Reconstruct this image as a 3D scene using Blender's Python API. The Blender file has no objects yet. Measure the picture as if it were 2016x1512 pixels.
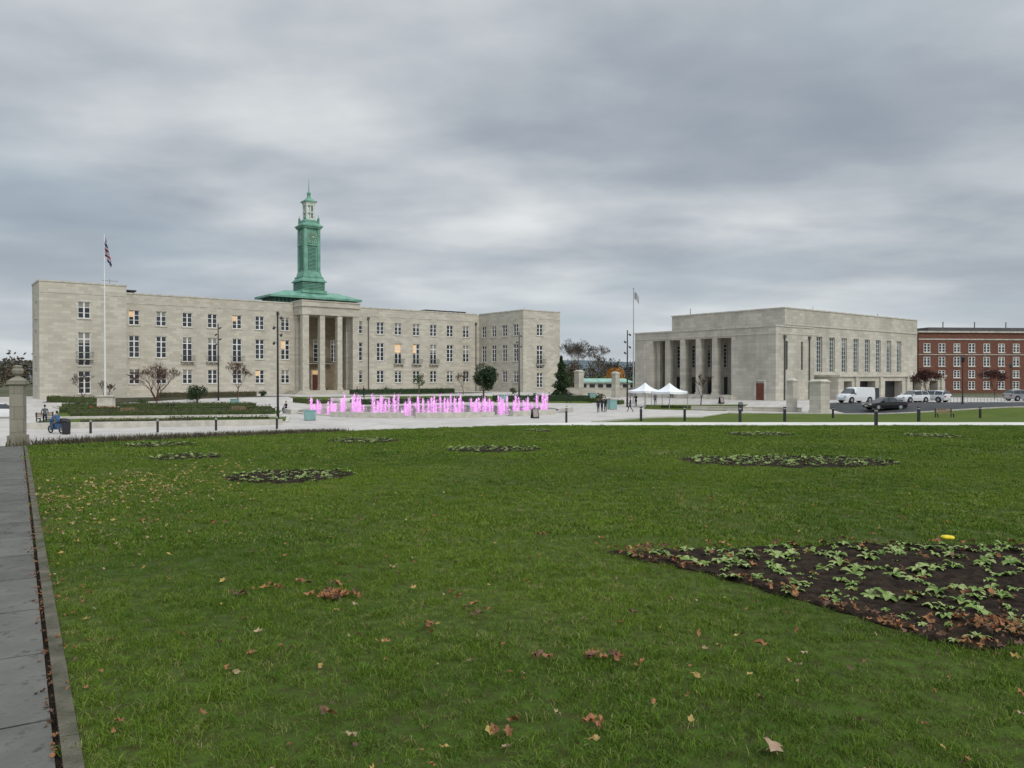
import bpy, bmesh, math, random
import numpy as np
from mathutils import Vector, Matrix, noise
R=random.Random(7)
rad=math.radians
sc=bpy.context.scene
COL=sc.collection
EYE=3.3
# ------------------------------------------------------------------ helpers
def clamp(t,a=0.,b=1.): return max(a,min(b,t))
def sm(a,b,t):
    t=clamp((t-a)/(b-a)); return t*t*(3-2*t)
def edgeY(x): return float(np.interp(x,[-15.2,-7.9,0,5],[24,32.7,39,39]))
def lawnz(y): return 1.7-.023*clamp(y,0,60)
def T(x,y):
    e=edgeY(x)
    if y<=e: z=lawnz(y)
    else:
        ze=lawnz(e)
        zl=ze+(-.9-ze)*sm(0,10,y-e)
        zr=3.3-float(np.interp(y,[39,42,52,65,78],[2.5,2.52,2.92,3.48,4.2]))
        w=sm(-10,6,x); z=zl*(1-w)+zr*w
    p=y+max(0,x-12)+.35*max(0,-30-x)
    return z+.9*sm(112,127,p)*sm(50,70,y)

def newmat(name):
    m=bpy.data.materials.new(name); m.use_nodes=True
    nt=m.node_tree; b=nt.nodes['Principled BSDF']
    return m,nt,b
def M(name,c,rough=.8,var=.2,scale=2.,c2=None,bump=0,bscale=30,metal=0,emit=None,es=0,rand=False,world=False,spec=.3):
    m,nt,b=newmat(name); N=nt.nodes; L=nt.links
    b.inputs['Roughness'].default_value=rough; b.inputs['Metallic'].default_value=metal
    b.inputs['Specular IOR Level'].default_value=spec
    if c2 is None: c2=tuple(x*(1-var) for x in c); c=tuple(min(1,x*(1+var*.5)) for x in c)
    tc=N.new('ShaderNodeTexCoord'); src=tc.outputs['Object']
    if world: src=N.new('ShaderNodeNewGeometry').outputs['Position']
    no=N.new('ShaderNodeTexNoise'); no.inputs['Scale'].default_value=scale; no.inputs['Detail'].default_value=6
    L.new(src,no.inputs['Vector'])
    mr=N.new('ShaderNodeMapRange'); mr.inputs[1].default_value=.32; mr.inputs[2].default_value=.68
    L.new(no.outputs[0],mr.inputs[0])
    fac=mr.outputs[0]
    if rand:
        oi=N.new('ShaderNodeObjectInfo'); ad=N.new('ShaderNodeMath'); ad.operation='ADD'
        ml=N.new('ShaderNodeMath'); ml.operation='MULTIPLY'; ml.inputs[1].default_value=.5
        L.new(mr.outputs[0],ml.inputs[0])
        m2=N.new('ShaderNodeMath'); m2.operation='MULTIPLY'; m2.inputs[1].default_value=.6
        L.new(oi.outputs['Random'],m2.inputs[0]); L.new(ml.outputs[0],ad.inputs[0]); L.new(m2.outputs[0],ad.inputs[1]); fac=ad.outputs[0]
    mx=N.new('ShaderNodeMix'); mx.data_type='RGBA'
    mx.inputs[6].default_value=(*c,1); mx.inputs[7].default_value=(*c2,1)
    L.new(fac,mx.inputs[0]); L.new(mx.outputs[2],b.inputs['Base Color'])
    if bump:
        n2=N.new('ShaderNodeTexNoise'); n2.inputs['Scale'].default_value=bscale; n2.inputs['Detail'].default_value=5
        L.new(src,n2.inputs['Vector'])
        bp=N.new('ShaderNodeBump'); bp.inputs['Strength'].default_value=bump; bp.inputs['Distance'].default_value=.05
        L.new(n2.outputs[0],bp.inputs['Height']); L.new(bp.outputs[0],b.inputs['Normal'])
    if emit:
        b.inputs['Emission Color'].default_value=(*emit,1); b.inputs['Emission Strength'].default_value=es
    return m
def brickmat(name,c1,c2,mortar,bw,rh,ms,stain=.35,rough=.85,sscale=.25,wallmode=True,stainc=None,bump=.2,spots=None):
    m,nt,b=newmat(name); N=nt.nodes; L=nt.links
    b.inputs['Roughness'].default_value=rough; b.inputs['Specular IOR Level'].default_value=.2
    tc=N.new('ShaderNodeTexCoord'); v=tc.outputs['Object']
    if wallmode:
        se=N.new('ShaderNodeSeparateXYZ'); L.new(v,se.inputs[0])
        ad=N.new('ShaderNodeMath'); L.new(se.outputs[0],ad.inputs[0]); L.new(se.outputs[1],ad.inputs[1])
        cb=N.new('ShaderNodeCombineXYZ'); L.new(ad.outputs[0],cb.inputs[0]); L.new(se.outputs[2],cb.inputs[1]); v2=cb.outputs[0]
    else: v2=v
    br=N.new('ShaderNodeTexBrick'); br.inputs['Scale'].default_value=1
    br.inputs['Brick Width'].default_value=bw; br.inputs['Row Height'].default_value=rh
    br.inputs['Mortar Size'].default_value=ms; br.inputs['Mortar Smooth'].default_value=.3
    br.inputs['Color1'].default_value=(*c1,1); br.inputs['Color2'].default_value=(*c2,1); br.inputs['Mortar'].default_value=(*mortar,1)
    L.new(v2,br.inputs['Vector'])
    mp=N.new('ShaderNodeMapping'); mp.inputs['Scale'].default_value=(1,1,.35 if wallmode else 1); L.new(v,mp.inputs[0])
    no=N.new('ShaderNodeTexNoise'); no.inputs['Scale'].default_value=sscale; no.inputs['Detail'].default_value=8; no.inputs['Roughness'].default_value=.65
    L.new(mp.outputs[0],no.inputs['Vector'])
    mr=N.new('ShaderNodeMapRange'); mr.inputs[1].default_value=.42; mr.inputs[2].default_value=.72; mr.inputs[4].default_value=stain
    L.new(no.outputs[0],mr.inputs[0])
    mx=N.new('ShaderNodeMix'); mx.data_type='RGBA'; L.new(mr.outputs[0],mx.inputs[0]); L.new(br.outputs[0],mx.inputs[6])
    sc_=stainc or tuple(x*.5 for x in c1); mx.inputs[7].default_value=(*sc_,1)
    colo=mx.outputs[2]
    if spots:
        n3=N.new('ShaderNodeTexNoise'); n3.inputs['Scale'].default_value=9; n3.inputs['Detail'].default_value=9; n3.inputs['Roughness'].default_value=.7; L.new(v,n3.inputs['Vector'])
        r3=N.new('ShaderNodeMapRange'); r3.inputs[1].default_value=.56; r3.inputs[2].default_value=.66; r3.inputs[4].default_value=.75; L.new(n3.outputs[0],r3.inputs[0])
        m3=N.new('ShaderNodeMix'); m3.data_type='RGBA'; L.new(r3.outputs[0],m3.inputs[0]); L.new(colo,m3.inputs[6]); m3.inputs[7].default_value=(*spots,1); colo=m3.outputs[2]
    L.new(colo,b.inputs['Base Color'])
    n2=N.new('ShaderNodeTexNoise'); n2.inputs['Scale'].default_value=25; n2.inputs['Detail'].default_value=6; L.new(v,n2.inputs['Vector'])
    s2=N.new('ShaderNodeMath'); s2.operation='MULTIPLY_ADD'; s2.inputs[1].default_value=-1.5; L.new(br.outputs['Fac'],s2.inputs[0]); L.new(n2.outputs[0],s2.inputs[2])
    bp=N.new('ShaderNodeBump'); bp.inputs['Strength'].default_value=bump; bp.inputs['Distance'].default_value=.02
    L.new(s2.outputs[0],bp.inputs['Height']); L.new(bp.outputs[0],b.inputs['Normal'])
    return m

class MB:
    def __init__(s): s.v=[]; s.f=[]; s.m=[]
    def face(s,pts,mi=0):
        i=len(s.v); s.v+= [tuple(p) for p in pts]; s.f.append(tuple(range(i,i+len(pts)))); s.m.append(mi)
    def box(s,x0,x1,y0,y1,z0,z1,mi=0):
        s.frus((x0,x1,y0,y1),(x0,x1,y0,y1),z0,z1,mi)
    def frus(s,a,b,z0,z1,mi=0):
        i=len(s.v)
        s.v+=[(a[0],a[2],z0),(a[1],a[2],z0),(a[1],a[3],z0),(a[0],a[3],z0),(b[0],b[2],z1),(b[1],b[2],z1),(b[1],b[3],z1),(b[0],b[3],z1)]
        for q in ((3,2,1,0),(4,5,6,7),(0,1,5,4),(1,2,6,5),(2,3,7,6),(3,0,4,7)):
            s.f.append(tuple(i+k for k in q)); s.m.append(mi)
    def obox(s,p,d,n,s0,s1,n0,n1,z0,z1,mi=0):
        i=len(s.v)
        for z in (z0,z1):
            for a,b in ((s0,n0),(s1,n0),(s1,n1),(s0,n1)):
                s.v.append((p[0]+d[0]*a+n[0]*b,p[1]+d[1]*a+n[1]*b,z))
        for q in ((3,2,1,0),(4,5,6,7),(0,1,5,4),(1,2,6,5),(2,3,7,6),(3,0,4,7)):
            s.f.append(tuple(i+k for k in q)); s.m.append(mi)
    def tube(s,p0,p1,r0,r1,n=6,mi=0,cap=True):
        p0=Vector(p0);p1=Vector(p1);d=(p1-p0)
        if d.length<1e-6: return
        d.normalize(); a=d.orthogonal().normalized(); b=d.cross(a); i=len(s.v)
        for p,r in ((p0,r0),(p1,r1)):
            for k in range(n):
                t=2*math.pi*k/n; s.v.append(tuple(p+a*math.cos(t)*r+b*math.sin(t)*r))
        for k in range(n):
            s.f.append((i+k,i+(k+1)%n,i+n+(k+1)%n,i+n+k)); s.m.append(mi)
        if cap:
            s.f.append(tuple(i+n+k for k in range(n))); s.m.append(mi)
            s.f.append(tuple(i+n-1-k for k in range(n))); s.m.append(mi)
    def ball(s,c,rx,ry,rz,mi=0,nu=10,nv=7,fn=None):
        i=len(s.v)
        for j in range(nv+1):
            ph=math.pi*j/nv
            for k in range(nu):
                t=2*math.pi*k/nu
                x,y,z=math.sin(ph)*math.cos(t),math.sin(ph)*math.sin(t),math.cos(ph)
                q=1 if fn is None else fn(x,y,z)
                s.v.append((c[0]+x*rx*q,c[1]+y*ry*q,c[2]+z*rz*q))
        for j in range(nv):
            for k in range(nu):
                s.f.append((i+j*nu+k,i+j*nu+(k+1)%nu,i+(j+1)*nu+(k+1)%nu,i+(j+1)*nu+k)); s.m.append(mi)
    def card(s,c,sz,mi=0,up=0):
        a=Vector((R.gauss(0,1),R.gauss(0,1),R.gauss(0,1)+up)).normalized(); b=a.orthogonal().normalized()
        b=(Matrix.Rotation(R.uniform(0,6.28),3,a)@b); e=a.cross(b); c=Vector(c)
        s.face([c-b*sz*.5,c+e*sz*.28,c+b*sz*.5,c-e*sz*.28],mi)
    def obj(s,name,mats,parent=None,loc=None,rz=0,smooth=False):
        me=bpy.data.meshes.new(name); me.from_pydata(s.v,[],s.f)
        for m in mats: me.materials.append(m)
        if len(mats)>1: me.polygons.foreach_set('material_index',s.m)
        if smooth: me.polygons.foreach_set('use_smooth',[True]*len(s.f))
        me.update()
        o=bpy.data.objects.new(name,me); COL.objects.link(o)
        if parent: o.parent=parent
        if loc: o.location=loc
        o.rotation_euler[2]=rz
        return o
def empty(name,loc,rz=0):
    o=bpy.data.objects.new(name,None); COL.objects.link(o); o.location=loc; o.rotation_euler[2]=rz; return o

def drape(name,poly,off,mat,step=1.,skirt=.12,origin=(0,0),rz=0,zn=None):
    bm=bmesh.new(); vs=[bm.verts.new((x,y,0)) for x,y in poly]; bm.faces.new(vs)
    xs=[p[0] for p in poly]; ys=[p[1] for p in poly]
    for ax,lo,hi in ((0,min(xs),max(xs)),(1,min(ys),max(ys))):
        k=math.ceil(lo/step)
        while k*step<hi:
            co=[0,0,0]; co[ax]=k*step; no=[0,0,0]; no[ax]=1
            bmesh.ops.bisect_plane(bm,geom=bm.verts[:]+bm.edges[:]+bm.faces[:],plane_co=co,plane_no=no)
            k+=1
    be=[e for e in bm.edges if e.is_boundary]
    bset=set(v for e in be for v in e.verts)
    for v in bm.verts:
        z=T(v.co.x,v.co.y)+off
        if zn and v not in bset: z+=zn(v.co.x,v.co.y)
        v.co.z=z
    if skirt:
        r=bmesh.ops.extrude_edge_only(bm,edges=be)
        for g in r['geom']:
            if isinstance(g,bmesh.types.BMVert): g.co.z-=skirt
    me=bpy.data.meshes.new(name)
    if rz or origin!=(0,0):
        bm.transform((Matrix.Translation((origin[0],origin[1],0))@Matrix.Rotation(rz,4,'Z')).inverted())
    bmesh.ops.recalc_face_normals(bm,faces=bm.faces[:])
    bm.to_mesh(me); bm.free(); me.materials.append(mat)
    o=bpy.data.objects.new(name,me); COL.objects.link(o)
    if rz or origin!=(0,0): o.location=(origin[0],origin[1],0); o.rotation_euler[2]=rz
    return o
def inpoly(x,y,P):
    c=False;n=len(P);j=n-1
    for i in range(n):
        if (P[i][1]>y)!=(P[j][1]>y) and x<(P[j][0]-P[i][0])*(y-P[i][1])/(P[j][1]-P[i][1])+P[i][0]: c=not c
        j=i
    return c

# ------------------------------------------------------------------ materials
STONE=brickmat('limestone',(.60,.565,.475),(.465,.435,.365),(.42,.39,.33),1.15,.45,.012,stain=.45,stainc=(.35,.315,.25))
STONE2=brickmat('portland_stone',(.60,.565,.48),(.46,.43,.37),(.40,.37,.32),1.3,.5,.014,stain=.65,sscale=.33,stainc=(.28,.265,.225))
TRIM=M('stone_trim',(.55,.52,.45),.8,.25,1.5)
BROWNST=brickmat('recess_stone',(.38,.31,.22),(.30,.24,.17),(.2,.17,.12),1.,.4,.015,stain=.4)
COPPER=M('verdigris_copper',(.21,.41,.32),.55,.3,.8,c2=(.11,.27,.19),bump=.1,bscale=8)
COPPERD=M('verdigris_dark',(.045,.12,.085),.6,.3,1)
LANT=M('lantern_paint',(.62,.66,.60),.6,.2,2)
GLASS=M('window_glass',(.035,.042,.05),.12,.5,.25,spec=.6,world=True)
FRAME=M('white_window_frame',(.80,.80,.78),.5,.06,2)
LIT=M('lit_interior',(.6,.4,.2),.6,.3,1,emit=(1.,.60,.28),es=.42)
DARK=M('dark_metal',(.03,.03,.033),.5,.2,3)
DOORB=M('door_wood',(.16,.05,.03),.5,.3,3)
PIPE=M('downpipe',(.1,.1,.095),.6,.2,3)
ROOFM=M('flat_roof',(.12,.12,.12),.9,.2,1)
WHITE=M('white_paint',(.78,.78,.78),.45,.06,2)
GREYM=M('grey_metal',(.35,.36,.37),.4,.15,3)
BARK=M('bark',(.10,.075,.055),.9,.4,4)
BARKR=M('reddish_bark',(.11,.06,.045),.9,.4,4)
LEAFD=M('dark_foliage',(.035,.065,.02),.6,.3,3.,c2=(.012,.028,.009))
LEAFM=M('foliage',(.07,.12,.03),.6,.3,2.,c2=(.03,.055,.015))
HEDGE=M('hedge_foliage',(.075,.105,.025),.7,.3,2.5,c2=(.04,.05,.018))
BROWNF=M('autumn_foliage',(.12,.085,.05),.8,.3,.4,c2=(.045,.045,.03))
ORANGEF=M('orange_foliage',(.5,.22,.03),.7,.3,1,c2=(.3,.12,.02))
REDF=M('red_foliage',(.10,.035,.025),.8,.3,1,c2=(.05,.02,.018))
PAVE=brickmat('pale_paving',(.60,.55,.50),(.47,.435,.40),(.38,.35,.32),1.2,.6,.012,stain=.5,sscale=.22,wallmode=False,stainc=(.35,.315,.28))
PATHM=M('pale_path',(.68,.65,.59),.85,.15,.7)
KERB=M('kerb_stone',(.53,.50,.44),.85,.2,2)
ASPH=M('asphalt',(.06,.06,.062),.9,.2,1,bump=.1)
GROUND=M('rough_ground',(.10,.11,.05),.95,.3,.05,c2=(.07,.06,.035))

def lawnmat(name,ca,cb_,cc):
    m,nt,b=newmat(name); N=nt.nodes; L=nt.links
    g=N.new('ShaderNodeNewGeometry')
    def nz(s,d=5):
        n=N.new('ShaderNodeTexNoise'); n.inputs['Scale'].default_value=s; n.inputs['Detail'].default_value=d; L.new(g.outputs['Position'],n.inputs['Vector'])
        r=N.new('ShaderNodeMapRange'); r.inputs[1].default_value=.35; r.inputs[2].default_value=.65; L.new(n.outputs[0],r.inputs[0]); return r.outputs[0]
    a=N.new('ShaderNodeMix'); a.data_type='RGBA'; a.inputs[6].default_value=(*ca,1); a.inputs[7].default_value=(*cb_,1); L.new(nz(.35),a.inputs[0])
    c=N.new('ShaderNodeMix'); c.data_type='RGBA'; c.inputs[7].default_value=(*cc,1); L.new(a.outputs[2],c.inputs[6])
    ml=N.new('ShaderNodeMath'); ml.operation='MULTIPLY'; ml.inputs[1].default_value=.8; L.new(nz(14,8),ml.inputs[0]); L.new(ml.outputs[0],c.inputs[0])
    L.new(c.outputs[2],b.inputs['Base Color']); b.inputs['Roughness'].default_value=.9; b.inputs['Specular IOR Level'].default_value=.1
    bp=N.new('ShaderNodeBump'); bp.inputs['Strength'].default_value=.6; bp.inputs['Distance'].default_value=.04
    n=N.new('ShaderNodeTexNoise'); n.inputs['Scale'].default_value=40; L.new(g.outputs['Position'],n.inputs['Vector']); L.new(n.outputs[0],bp.inputs['Height']); L.new(bp.outputs[0],b.inputs['Normal'])
    return m
LAWN=lawnmat('lawn_grass',(.085,.13,.018),(.055,.095,.013),(.05,.048,.015))
LAWNB=lawnmat('lawn_grass_panel',(.13,.175,.03),(.085,.13,.022),(.07,.085,.02))
BLADE=M('grass_blade',(.158,.232,.022),.6,.3,.35,c2=(.062,.122,.012),rand=True,world=True,spec=.12)
BLADE2=M('grass_blade_straw',(.33,.31,.13),.7,.3,.5,c2=(.17,.19,.05),rand=True,world=True,spec=.12)
SOIL=M('soil',(.058,.042,.030),.95,.3,9,c2=(.020,.014,.011),bump=1.,bscale=35,spec=.05)
PLANT=M('bedding_leaf',(.20,.29,.07),.65,.3,3,c2=(.10,.17,.035),rand=True,spec=.15)
PLANT2=M('bedding_leaf_pale',(.36,.41,.17),.65,.3,3,c2=(.20,.26,.08),rand=True,spec=.15)
YEL=M('yellow_flower',(.8,.6,.02),.5,.1,3)
DEAD=M('dead_leaf',(.38,.18,.08),.7,.3,5,c2=(.18,.085,.045),rand=True,spec=.15)
DEADY=M('yellow_leaf',(.50,.38,.12),.7,.3,5,c2=(.33,.22,.09),rand=True,spec=.15)

# ------------------------------------------------------------------ ground sheet
xs=sorted(set([-4000,-2500,-1500,-900,-600,-400,-300,-220,-160,-120,-100]+list(range(-90,121))+[130,150,180,220,300,400,600,900,1500,2500,4000]))
ys=sorted(set([-600,-300,-150,-80,-40,-20]+list(range(-12,181))+[190,210,240,300,400,600,900,1400,2200,3500,5000]))
vv=[(x,y,T(x,y)-.15) for y in ys for x in xs]; nx=len(xs)
ff=[(j*nx+i,j*nx+i+1,(j+1)*nx+i+1,(j+1)*nx+i) for j in range(len(ys)-1) for i in range(nx-1)]
me=bpy.data.meshes.new('ground'); me.from_pydata(vv,[],ff); me.materials.append(GROUND)
o=bpy.data.objects.new('ground',me); COL.objects.link(o)

AX=math.atan2(.616,.788)
drape('plaza_pavement',[(-15,24),(-7.9,32.7),(0,39),(1.5,39),(6,44),(24,88),(70,80),(100,80),(100,112),(60,125),(60,150),(10,178),(-70,140),(-88,118),(-88,60),(-40,24)],-.03,PAVE,rz=AX,origin=(-9,96))
drape('path',[(-.2,39.05),(62,39.05),(62,41.7),(-.2,41.7)],.03,PATHM)
drape('lawn_panel',[(4.5,42.2),(75,42.2),(75,79.5),(24.5,87.5),(20,80),(10,58)],.0,LAWNB)
LP=[(6.7,-10),(-15.15,24),(-7.9,32.7),(0,39),(62,39),(62,-10)]
drape('lawn',LP,0,LAWN)
GARD=[[(-40.5,64),(-20.5,70),(-23,79),(-45.5,75)],[(-47,78),(-25,83),(-28,94),(-53,90)],[(-55,95),(-31,98),(-36,108),(-62,104)]]
for P in GARD: drape('lawn_panel',P,.02,LAWNB)
drape('lawn_panel',[(17,99),(26,94),(31,101),(19,109)],.02,LAWNB)
drape('planting_bed',[(-30,114),(-26,112),(-8,118),(12,116),(14,121),(-8,130),(-36,124)],.02,LAWNB)
BSO=M('bed_soil',(.06,.055,.03),.95,.4,1)
drape('planting_bed',[(-66,108),(-56,110),(-36,128),(-40,131),(-58,121),(-66,113)],.0,BSO)
drape('planting_bed',[(-30,138),(-28,136),(-8,150),(-4,158),(-10,160)],.0,BSO)
drape('car_park_road',[(38,84.5),(72,81.5),(110,84),(110,99),(66,99),(38,96.5)],.0,ASPH)
PM=M('road_marking',(.6,.6,.58),.8,.3,2)
for k in range(9):
    x=46+k*2.6; drape('parking_bay_line',[(x,95.2),(x+.1,95.2),(x+1.6,99-.2),(x+1.5,99-.2)],.006,PM,skirt=0)
def kerbline(pts,w,h,mat,name,seg=1.):
    mb=MB()
    for (x0,y0),(x1,y1) in zip(pts[:-1],pts[1:]):
        n=max(1,int(math.hypot(x1-x0,y1-y0)/seg))
        for i in range(n):
            a=i/n;b=(i+1)/n-.006/n
            ax,ay,bx,by=x0+(x1-x0)*a,y0+(y1-y0)*a,x0+(x1-x0)*b,y0+(y1-y0)*b
            L=math.hypot(bx-ax,by-ay); nxx,nyy=-(by-ay)/L*w/2,(bx-ax)/L*w/2
            za,zb=T(ax,ay),T(bx,by); k=len(mb.v)
            for (x,y,z) in ((ax,ay,za),(bx,by,zb)):
                mb.v+=[(x-nxx,y-nyy,z-.2),(x+nxx,y+nyy,z-.2),(x+nxx,y+nyy,z+h),(x-nxx,y-nyy,z+h)]
            mb.f+=[(k,k+4,k+7,k+3),(k+1,k+2,k+6,k+5),(k+2,k+3,k+7,k+6),(k,k+3,k+2,k+1),(k+4,k+5,k+6,k+7)]; mb.m+=[0]*5
    return mb.obj(name,[mat])
for P in GARD: kerbline(P+[P[0]],.3,.12,KERB,'kerb')
kerbline([(4.5,42.2),(10,58),(20,80),(24.5,87.5),(75,79.5)],.3,.1,KERB,'kerb')
kerbline([(-40,61.5),(-20,67)],.4,.45,KERB,'low_wall')

d=Vector((-.5406,.8413,0)); n=Vector((-.8413,-.5406,0)); p0=Vector((-1.87,3.3,0))
SLAB=brickmat('path_slabs',(.135,.128,.112),(.088,.084,.076),(.02,.018,.014),1.15,.75,.010,stain=.7,sscale=2.2,wallmode=False,stainc=(.19,.18,.155),bump=.8,spots=(.045,.045,.04))
def PT(t,w): q=p0+d*t+n*w; return (q.x,q.y)
drape('stone_path',[PT(-15,.085),PT(24.3,.085),PT(24.3,3.6),PT(-15,3.6)],.012,SLAB,step=1.,rz=math.atan2(d.y,d.x),origin=(-1.87,3.3))
drape('lawn_verge',[PT(-15,3.7),PT(24.3,3.7),(-60,24),(-60,-10)],0,LAWN)
drape('soil_gap',[PT(-15,.0),PT(24.3,.0),PT(24.3,.085),PT(-15,.085)],-.02,SOIL,skirt=0)
EDG=M('edging_stone',(.17,.15,.11),.9,.5,6,c2=(.07,.068,.04),bump=.8,bscale=40)
kerbline([PT(-8,.02),PT(24.2,.02)],.075,.03,EDG,'edging_stone',.9)

# ------------------------------------------------------------------ window/wall kit
def wall(mb,p,d,nr,W,z0,z1,holes,rev=.3,mi=0,rmi=None):
    ss=sorted(set([0,W]+[h[0] for h in holes]+[h[1] for h in holes])); zs=sorted(set([z0,z1]+[h[2] for h in holes]+[h[3] for h in holes]))
    def P(s,z,b=0): return (p[0]+d[0]*s+nr[0]*b,p[1]+d[1]*s+nr[1]*b,z)
    for i in range(len(ss)-1):
        for j in range(len(zs)-1):
            a,b,c,e=ss[i],ss[i+1],zs[j],zs[j+1]; m=(a+b)/2; q=(c+e)/2
            if any(h[0]<m<h[1] and h[2]<q<h[3] for h in holes): continue
            mb.face([P(a,c),P(b,c),P(b,e),P(a,e)],mi)
    for h in holes:
        a,b,c,e=h[:4]; r=-(h[4] if len(h)>4 else rev); k=mi if rmi is None else rmi
        mb.face([P(a,c),P(a,c,r),P(a,e,r),P(a,e)],k); mb.face([P(b,c),P(b,c,r),P(b,e,r),P(b,e)],k)
        mb.face([P(a,c),P(b,c),P(b,c,r),P(a,c,r)],k); mb.face([P(a,e),P(b,e),P(b,e,r),P(a,e,r)],k)
def window(fr,gl,p,d,nr,s0,s1,z0,z1,cols=2,rows=3,rec=.25,lit=0,t=.11,sill=True,tr=None,mw=.1,bw=.04):
    def P(s,z,b): return (p[0]+d[0]*s+nr[0]*b,p[1]+d[1]*s+nr[1]*b,z)
    gl.face([P(s0,z0,-rec),P(s1,z0,-rec),P(s1,z1,-rec),P(s0,z1,-rec)],0)
    if lit:
        m=s0+(s1-s0)*(.5 if lit==2 else .9); q=z0+(z1-z0)*.55
        gl.face([P(s0+.1,q,-rec+.012),P(m,q,-rec+.012),P(m,z1-.2,-rec+.012),P(s0+.1,z1-.2,-rec+.012)],1)
    elif R.random()<.35:
        q=z1-(z1-z0)*R.uniform(.15,.5); gl.face([P(s0,q,-rec+.006),P(s1,q,-rec+.006),P(s1,z1,-rec+.006),P(s0,z1,-rec+.006)],2)
    def B(a,b,c,e,pr=.08): fr.obox(p,d,nr,a,b,-rec+.015,-rec+pr,c,e)
    B(s0,s0+t,z0,z1,.10);B(s1-t,s1,z0,z1,.10);B(s0+t,s1-t,z0,z0+t,.10);B(s0+t,s1-t,z1-t,z1,.10)
    for i in range(1,cols):
        s=s0+(s1-s0)*i/cols; B(s-mw,s+mw,z0+t,z1-t,.09)
    for j in range(1,rows):
        z=z0+(z1-z0)*j/rows; w=mw*.8 if (rows>=4 and j==rows-1) else bw; B(s0+t,s1-t,z-w,z+w,.07)
    if sill and tr: tr.obox(p,d,nr,s0-.12,s1+.12,.003,.12,z0-.16,z0-.003)
BLIND=M('window_blind',(.28,.27,.24),.7,.2,2)
def balcony(mb,p,d,nr,s0,s1,z,proj=.75):
    mb.obox(p,d,nr,s0,s1,.004,proj,z-.14,z,0)
    for k in range(3): mb.obox(p,d,nr,s0+.15+k*(s1-s0-.45)/2,s0+.3+k*(s1-s0-.45)/2,.004,proj*.7,z-.45,z-.142,0)
    mb.obox(p,d,nr,s0,s1,proj-.06,proj,z+.95,z+1.,1)
    for s in (s0,s1-.04): mb.obox(p,d,nr,s,s+.04,.02,proj-.06,z+.95,z+1.,1)
    k=int((s1-s0)/.16)
    for i in range(k+1):
        s=s0+.01+(s1-s0-.04)*i/k; mb.obox(p,d,nr,s,s+.025,proj-.045,proj-.015,z,z+.95,1)

# ------------------------------------------------------------------ TOWN HALL
TH=empty('town_hall',(-68.8,112,0),AX)
W=MB();F=MB();G=MB();TR=MB();BA=MB()
ZT=17.2; U=(1,0);V=(0,1);nF=(0,-1);nL=(-1,0);nR_=(1,0)
rows3=[(2.0,4.5,3),(6.5,10.2,4),(12.0,14.5,3)]
main_c=[49.2-x for x in (34.1,29.8,25.5,21.2,16.8,12.6,7.7)]+[49.2+x for x in (7.7,12.6,16.8,21.2,25.5,29.8,34.1)]
balc=[23.7,28.0,32.4,66.0,70.4,74.7]
def facade(p,dd,nr,W0,centres,rows=rows3,lits={},bal=[],extra=[],ww=.85):
    holes=list(extra)
    for c in centres:
        for ri,(a,b,k) in enumerate(rows):
            a2=a-.6 if (ri==1 and any(abs(c-x)<.4 for x in bal)) else a
            holes.append((c-ww,c+ww,a2,b))
            window(F,G,p,dd,nr,c-ww,c+ww,a2,b,2,k,.26,lits.get((round(c),ri),0),tr=TR)
    wall(W,p,dd,nr,W0,-1.5,ZT,holes,.26)
    for x in bal: balcony(BA,p,dd,nr,x-1.15,x+1.15,5.95)
sh=lambda L:[c-11.6 for c in L]
lits={(round(c-11.6),r):l for c,r,l in [(32.4,2,2),(66.0,1,1),(70.4,1,2),(15.1,2,2),(36.6,0,2),(41.5,1,2)]}
facade((11.6,11.5),U,nF,75.3,sh(main_c),lits=lits,bal=sh(balc),extra=[(32.6,42.6,.6,15.0,2.6)])
facade((0,0),U,nF,11.6,[5.8],rows=[(.7,4.1,4),(5.5,9.9,5),(12.0,14.5,3)],bal=[5.8])
facade((86.9,-4.4),U,nF,10.3,[4.6],rows=[(.9,4.1,4),(5.5,9.9,5),(12.0,14.4,3)],bal=[4.6])
facade((86.9,-4.4),V,nL,15.9,[2.6,6.5,10.4,14.1])
facade((0,0),V,nL,8,[4])
wall(W,(11.6,0),V,nR_,11.5,-1.5,ZT,[]); wall(W,(97.2,-4.4),V,nR_,31.4,-1.5,ZT,[]); wall(W,(10,27),U,nF,87.2,-1.5,ZT,[])
wall(W,(0,8),U,nF,10,-1.5,ZT,[]); wall(W,(10,8),V,nL,19,-1.5,ZT,[])
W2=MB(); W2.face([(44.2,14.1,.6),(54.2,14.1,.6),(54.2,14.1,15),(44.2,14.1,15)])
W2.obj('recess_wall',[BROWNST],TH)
D=MB(); D.box(47.7,50.7,13.9,14.08,.6,4.6,0); D.box(48.0,49.15,13.84,13.9,.6,3.6,1);D.box(49.25,50.4,13.84,13.9,.6,3.6,1)
D.box(48.0,50.4,13.84,13.9,3.7,4.4,2); D.obj('entrance_door',[TRIM,DOORB,LIT],TH)
for s0,s1 in ((48.2,50.2),(45.2,46.5),(51.9,53.2)):
    window(F,G,(0,14.1),U,nF,s0,s1,6.2,10.6,2,5,-.03)
balcony(BA,(0,14.1),U,nF,46.6,51.8,5.9,1.3)
def band(mb,loop,z0,z1,o,th=.5,mi=0):
    for (a,b,nr) in loop:
        L=math.hypot(b[0]-a[0],b[1]-a[1]); dd=((b[0]-a[0])/L,(b[1]-a[1])/L)
        mb.obox(a,dd,nr,-o,L+o,-th,o,z0,z1,mi)
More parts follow.
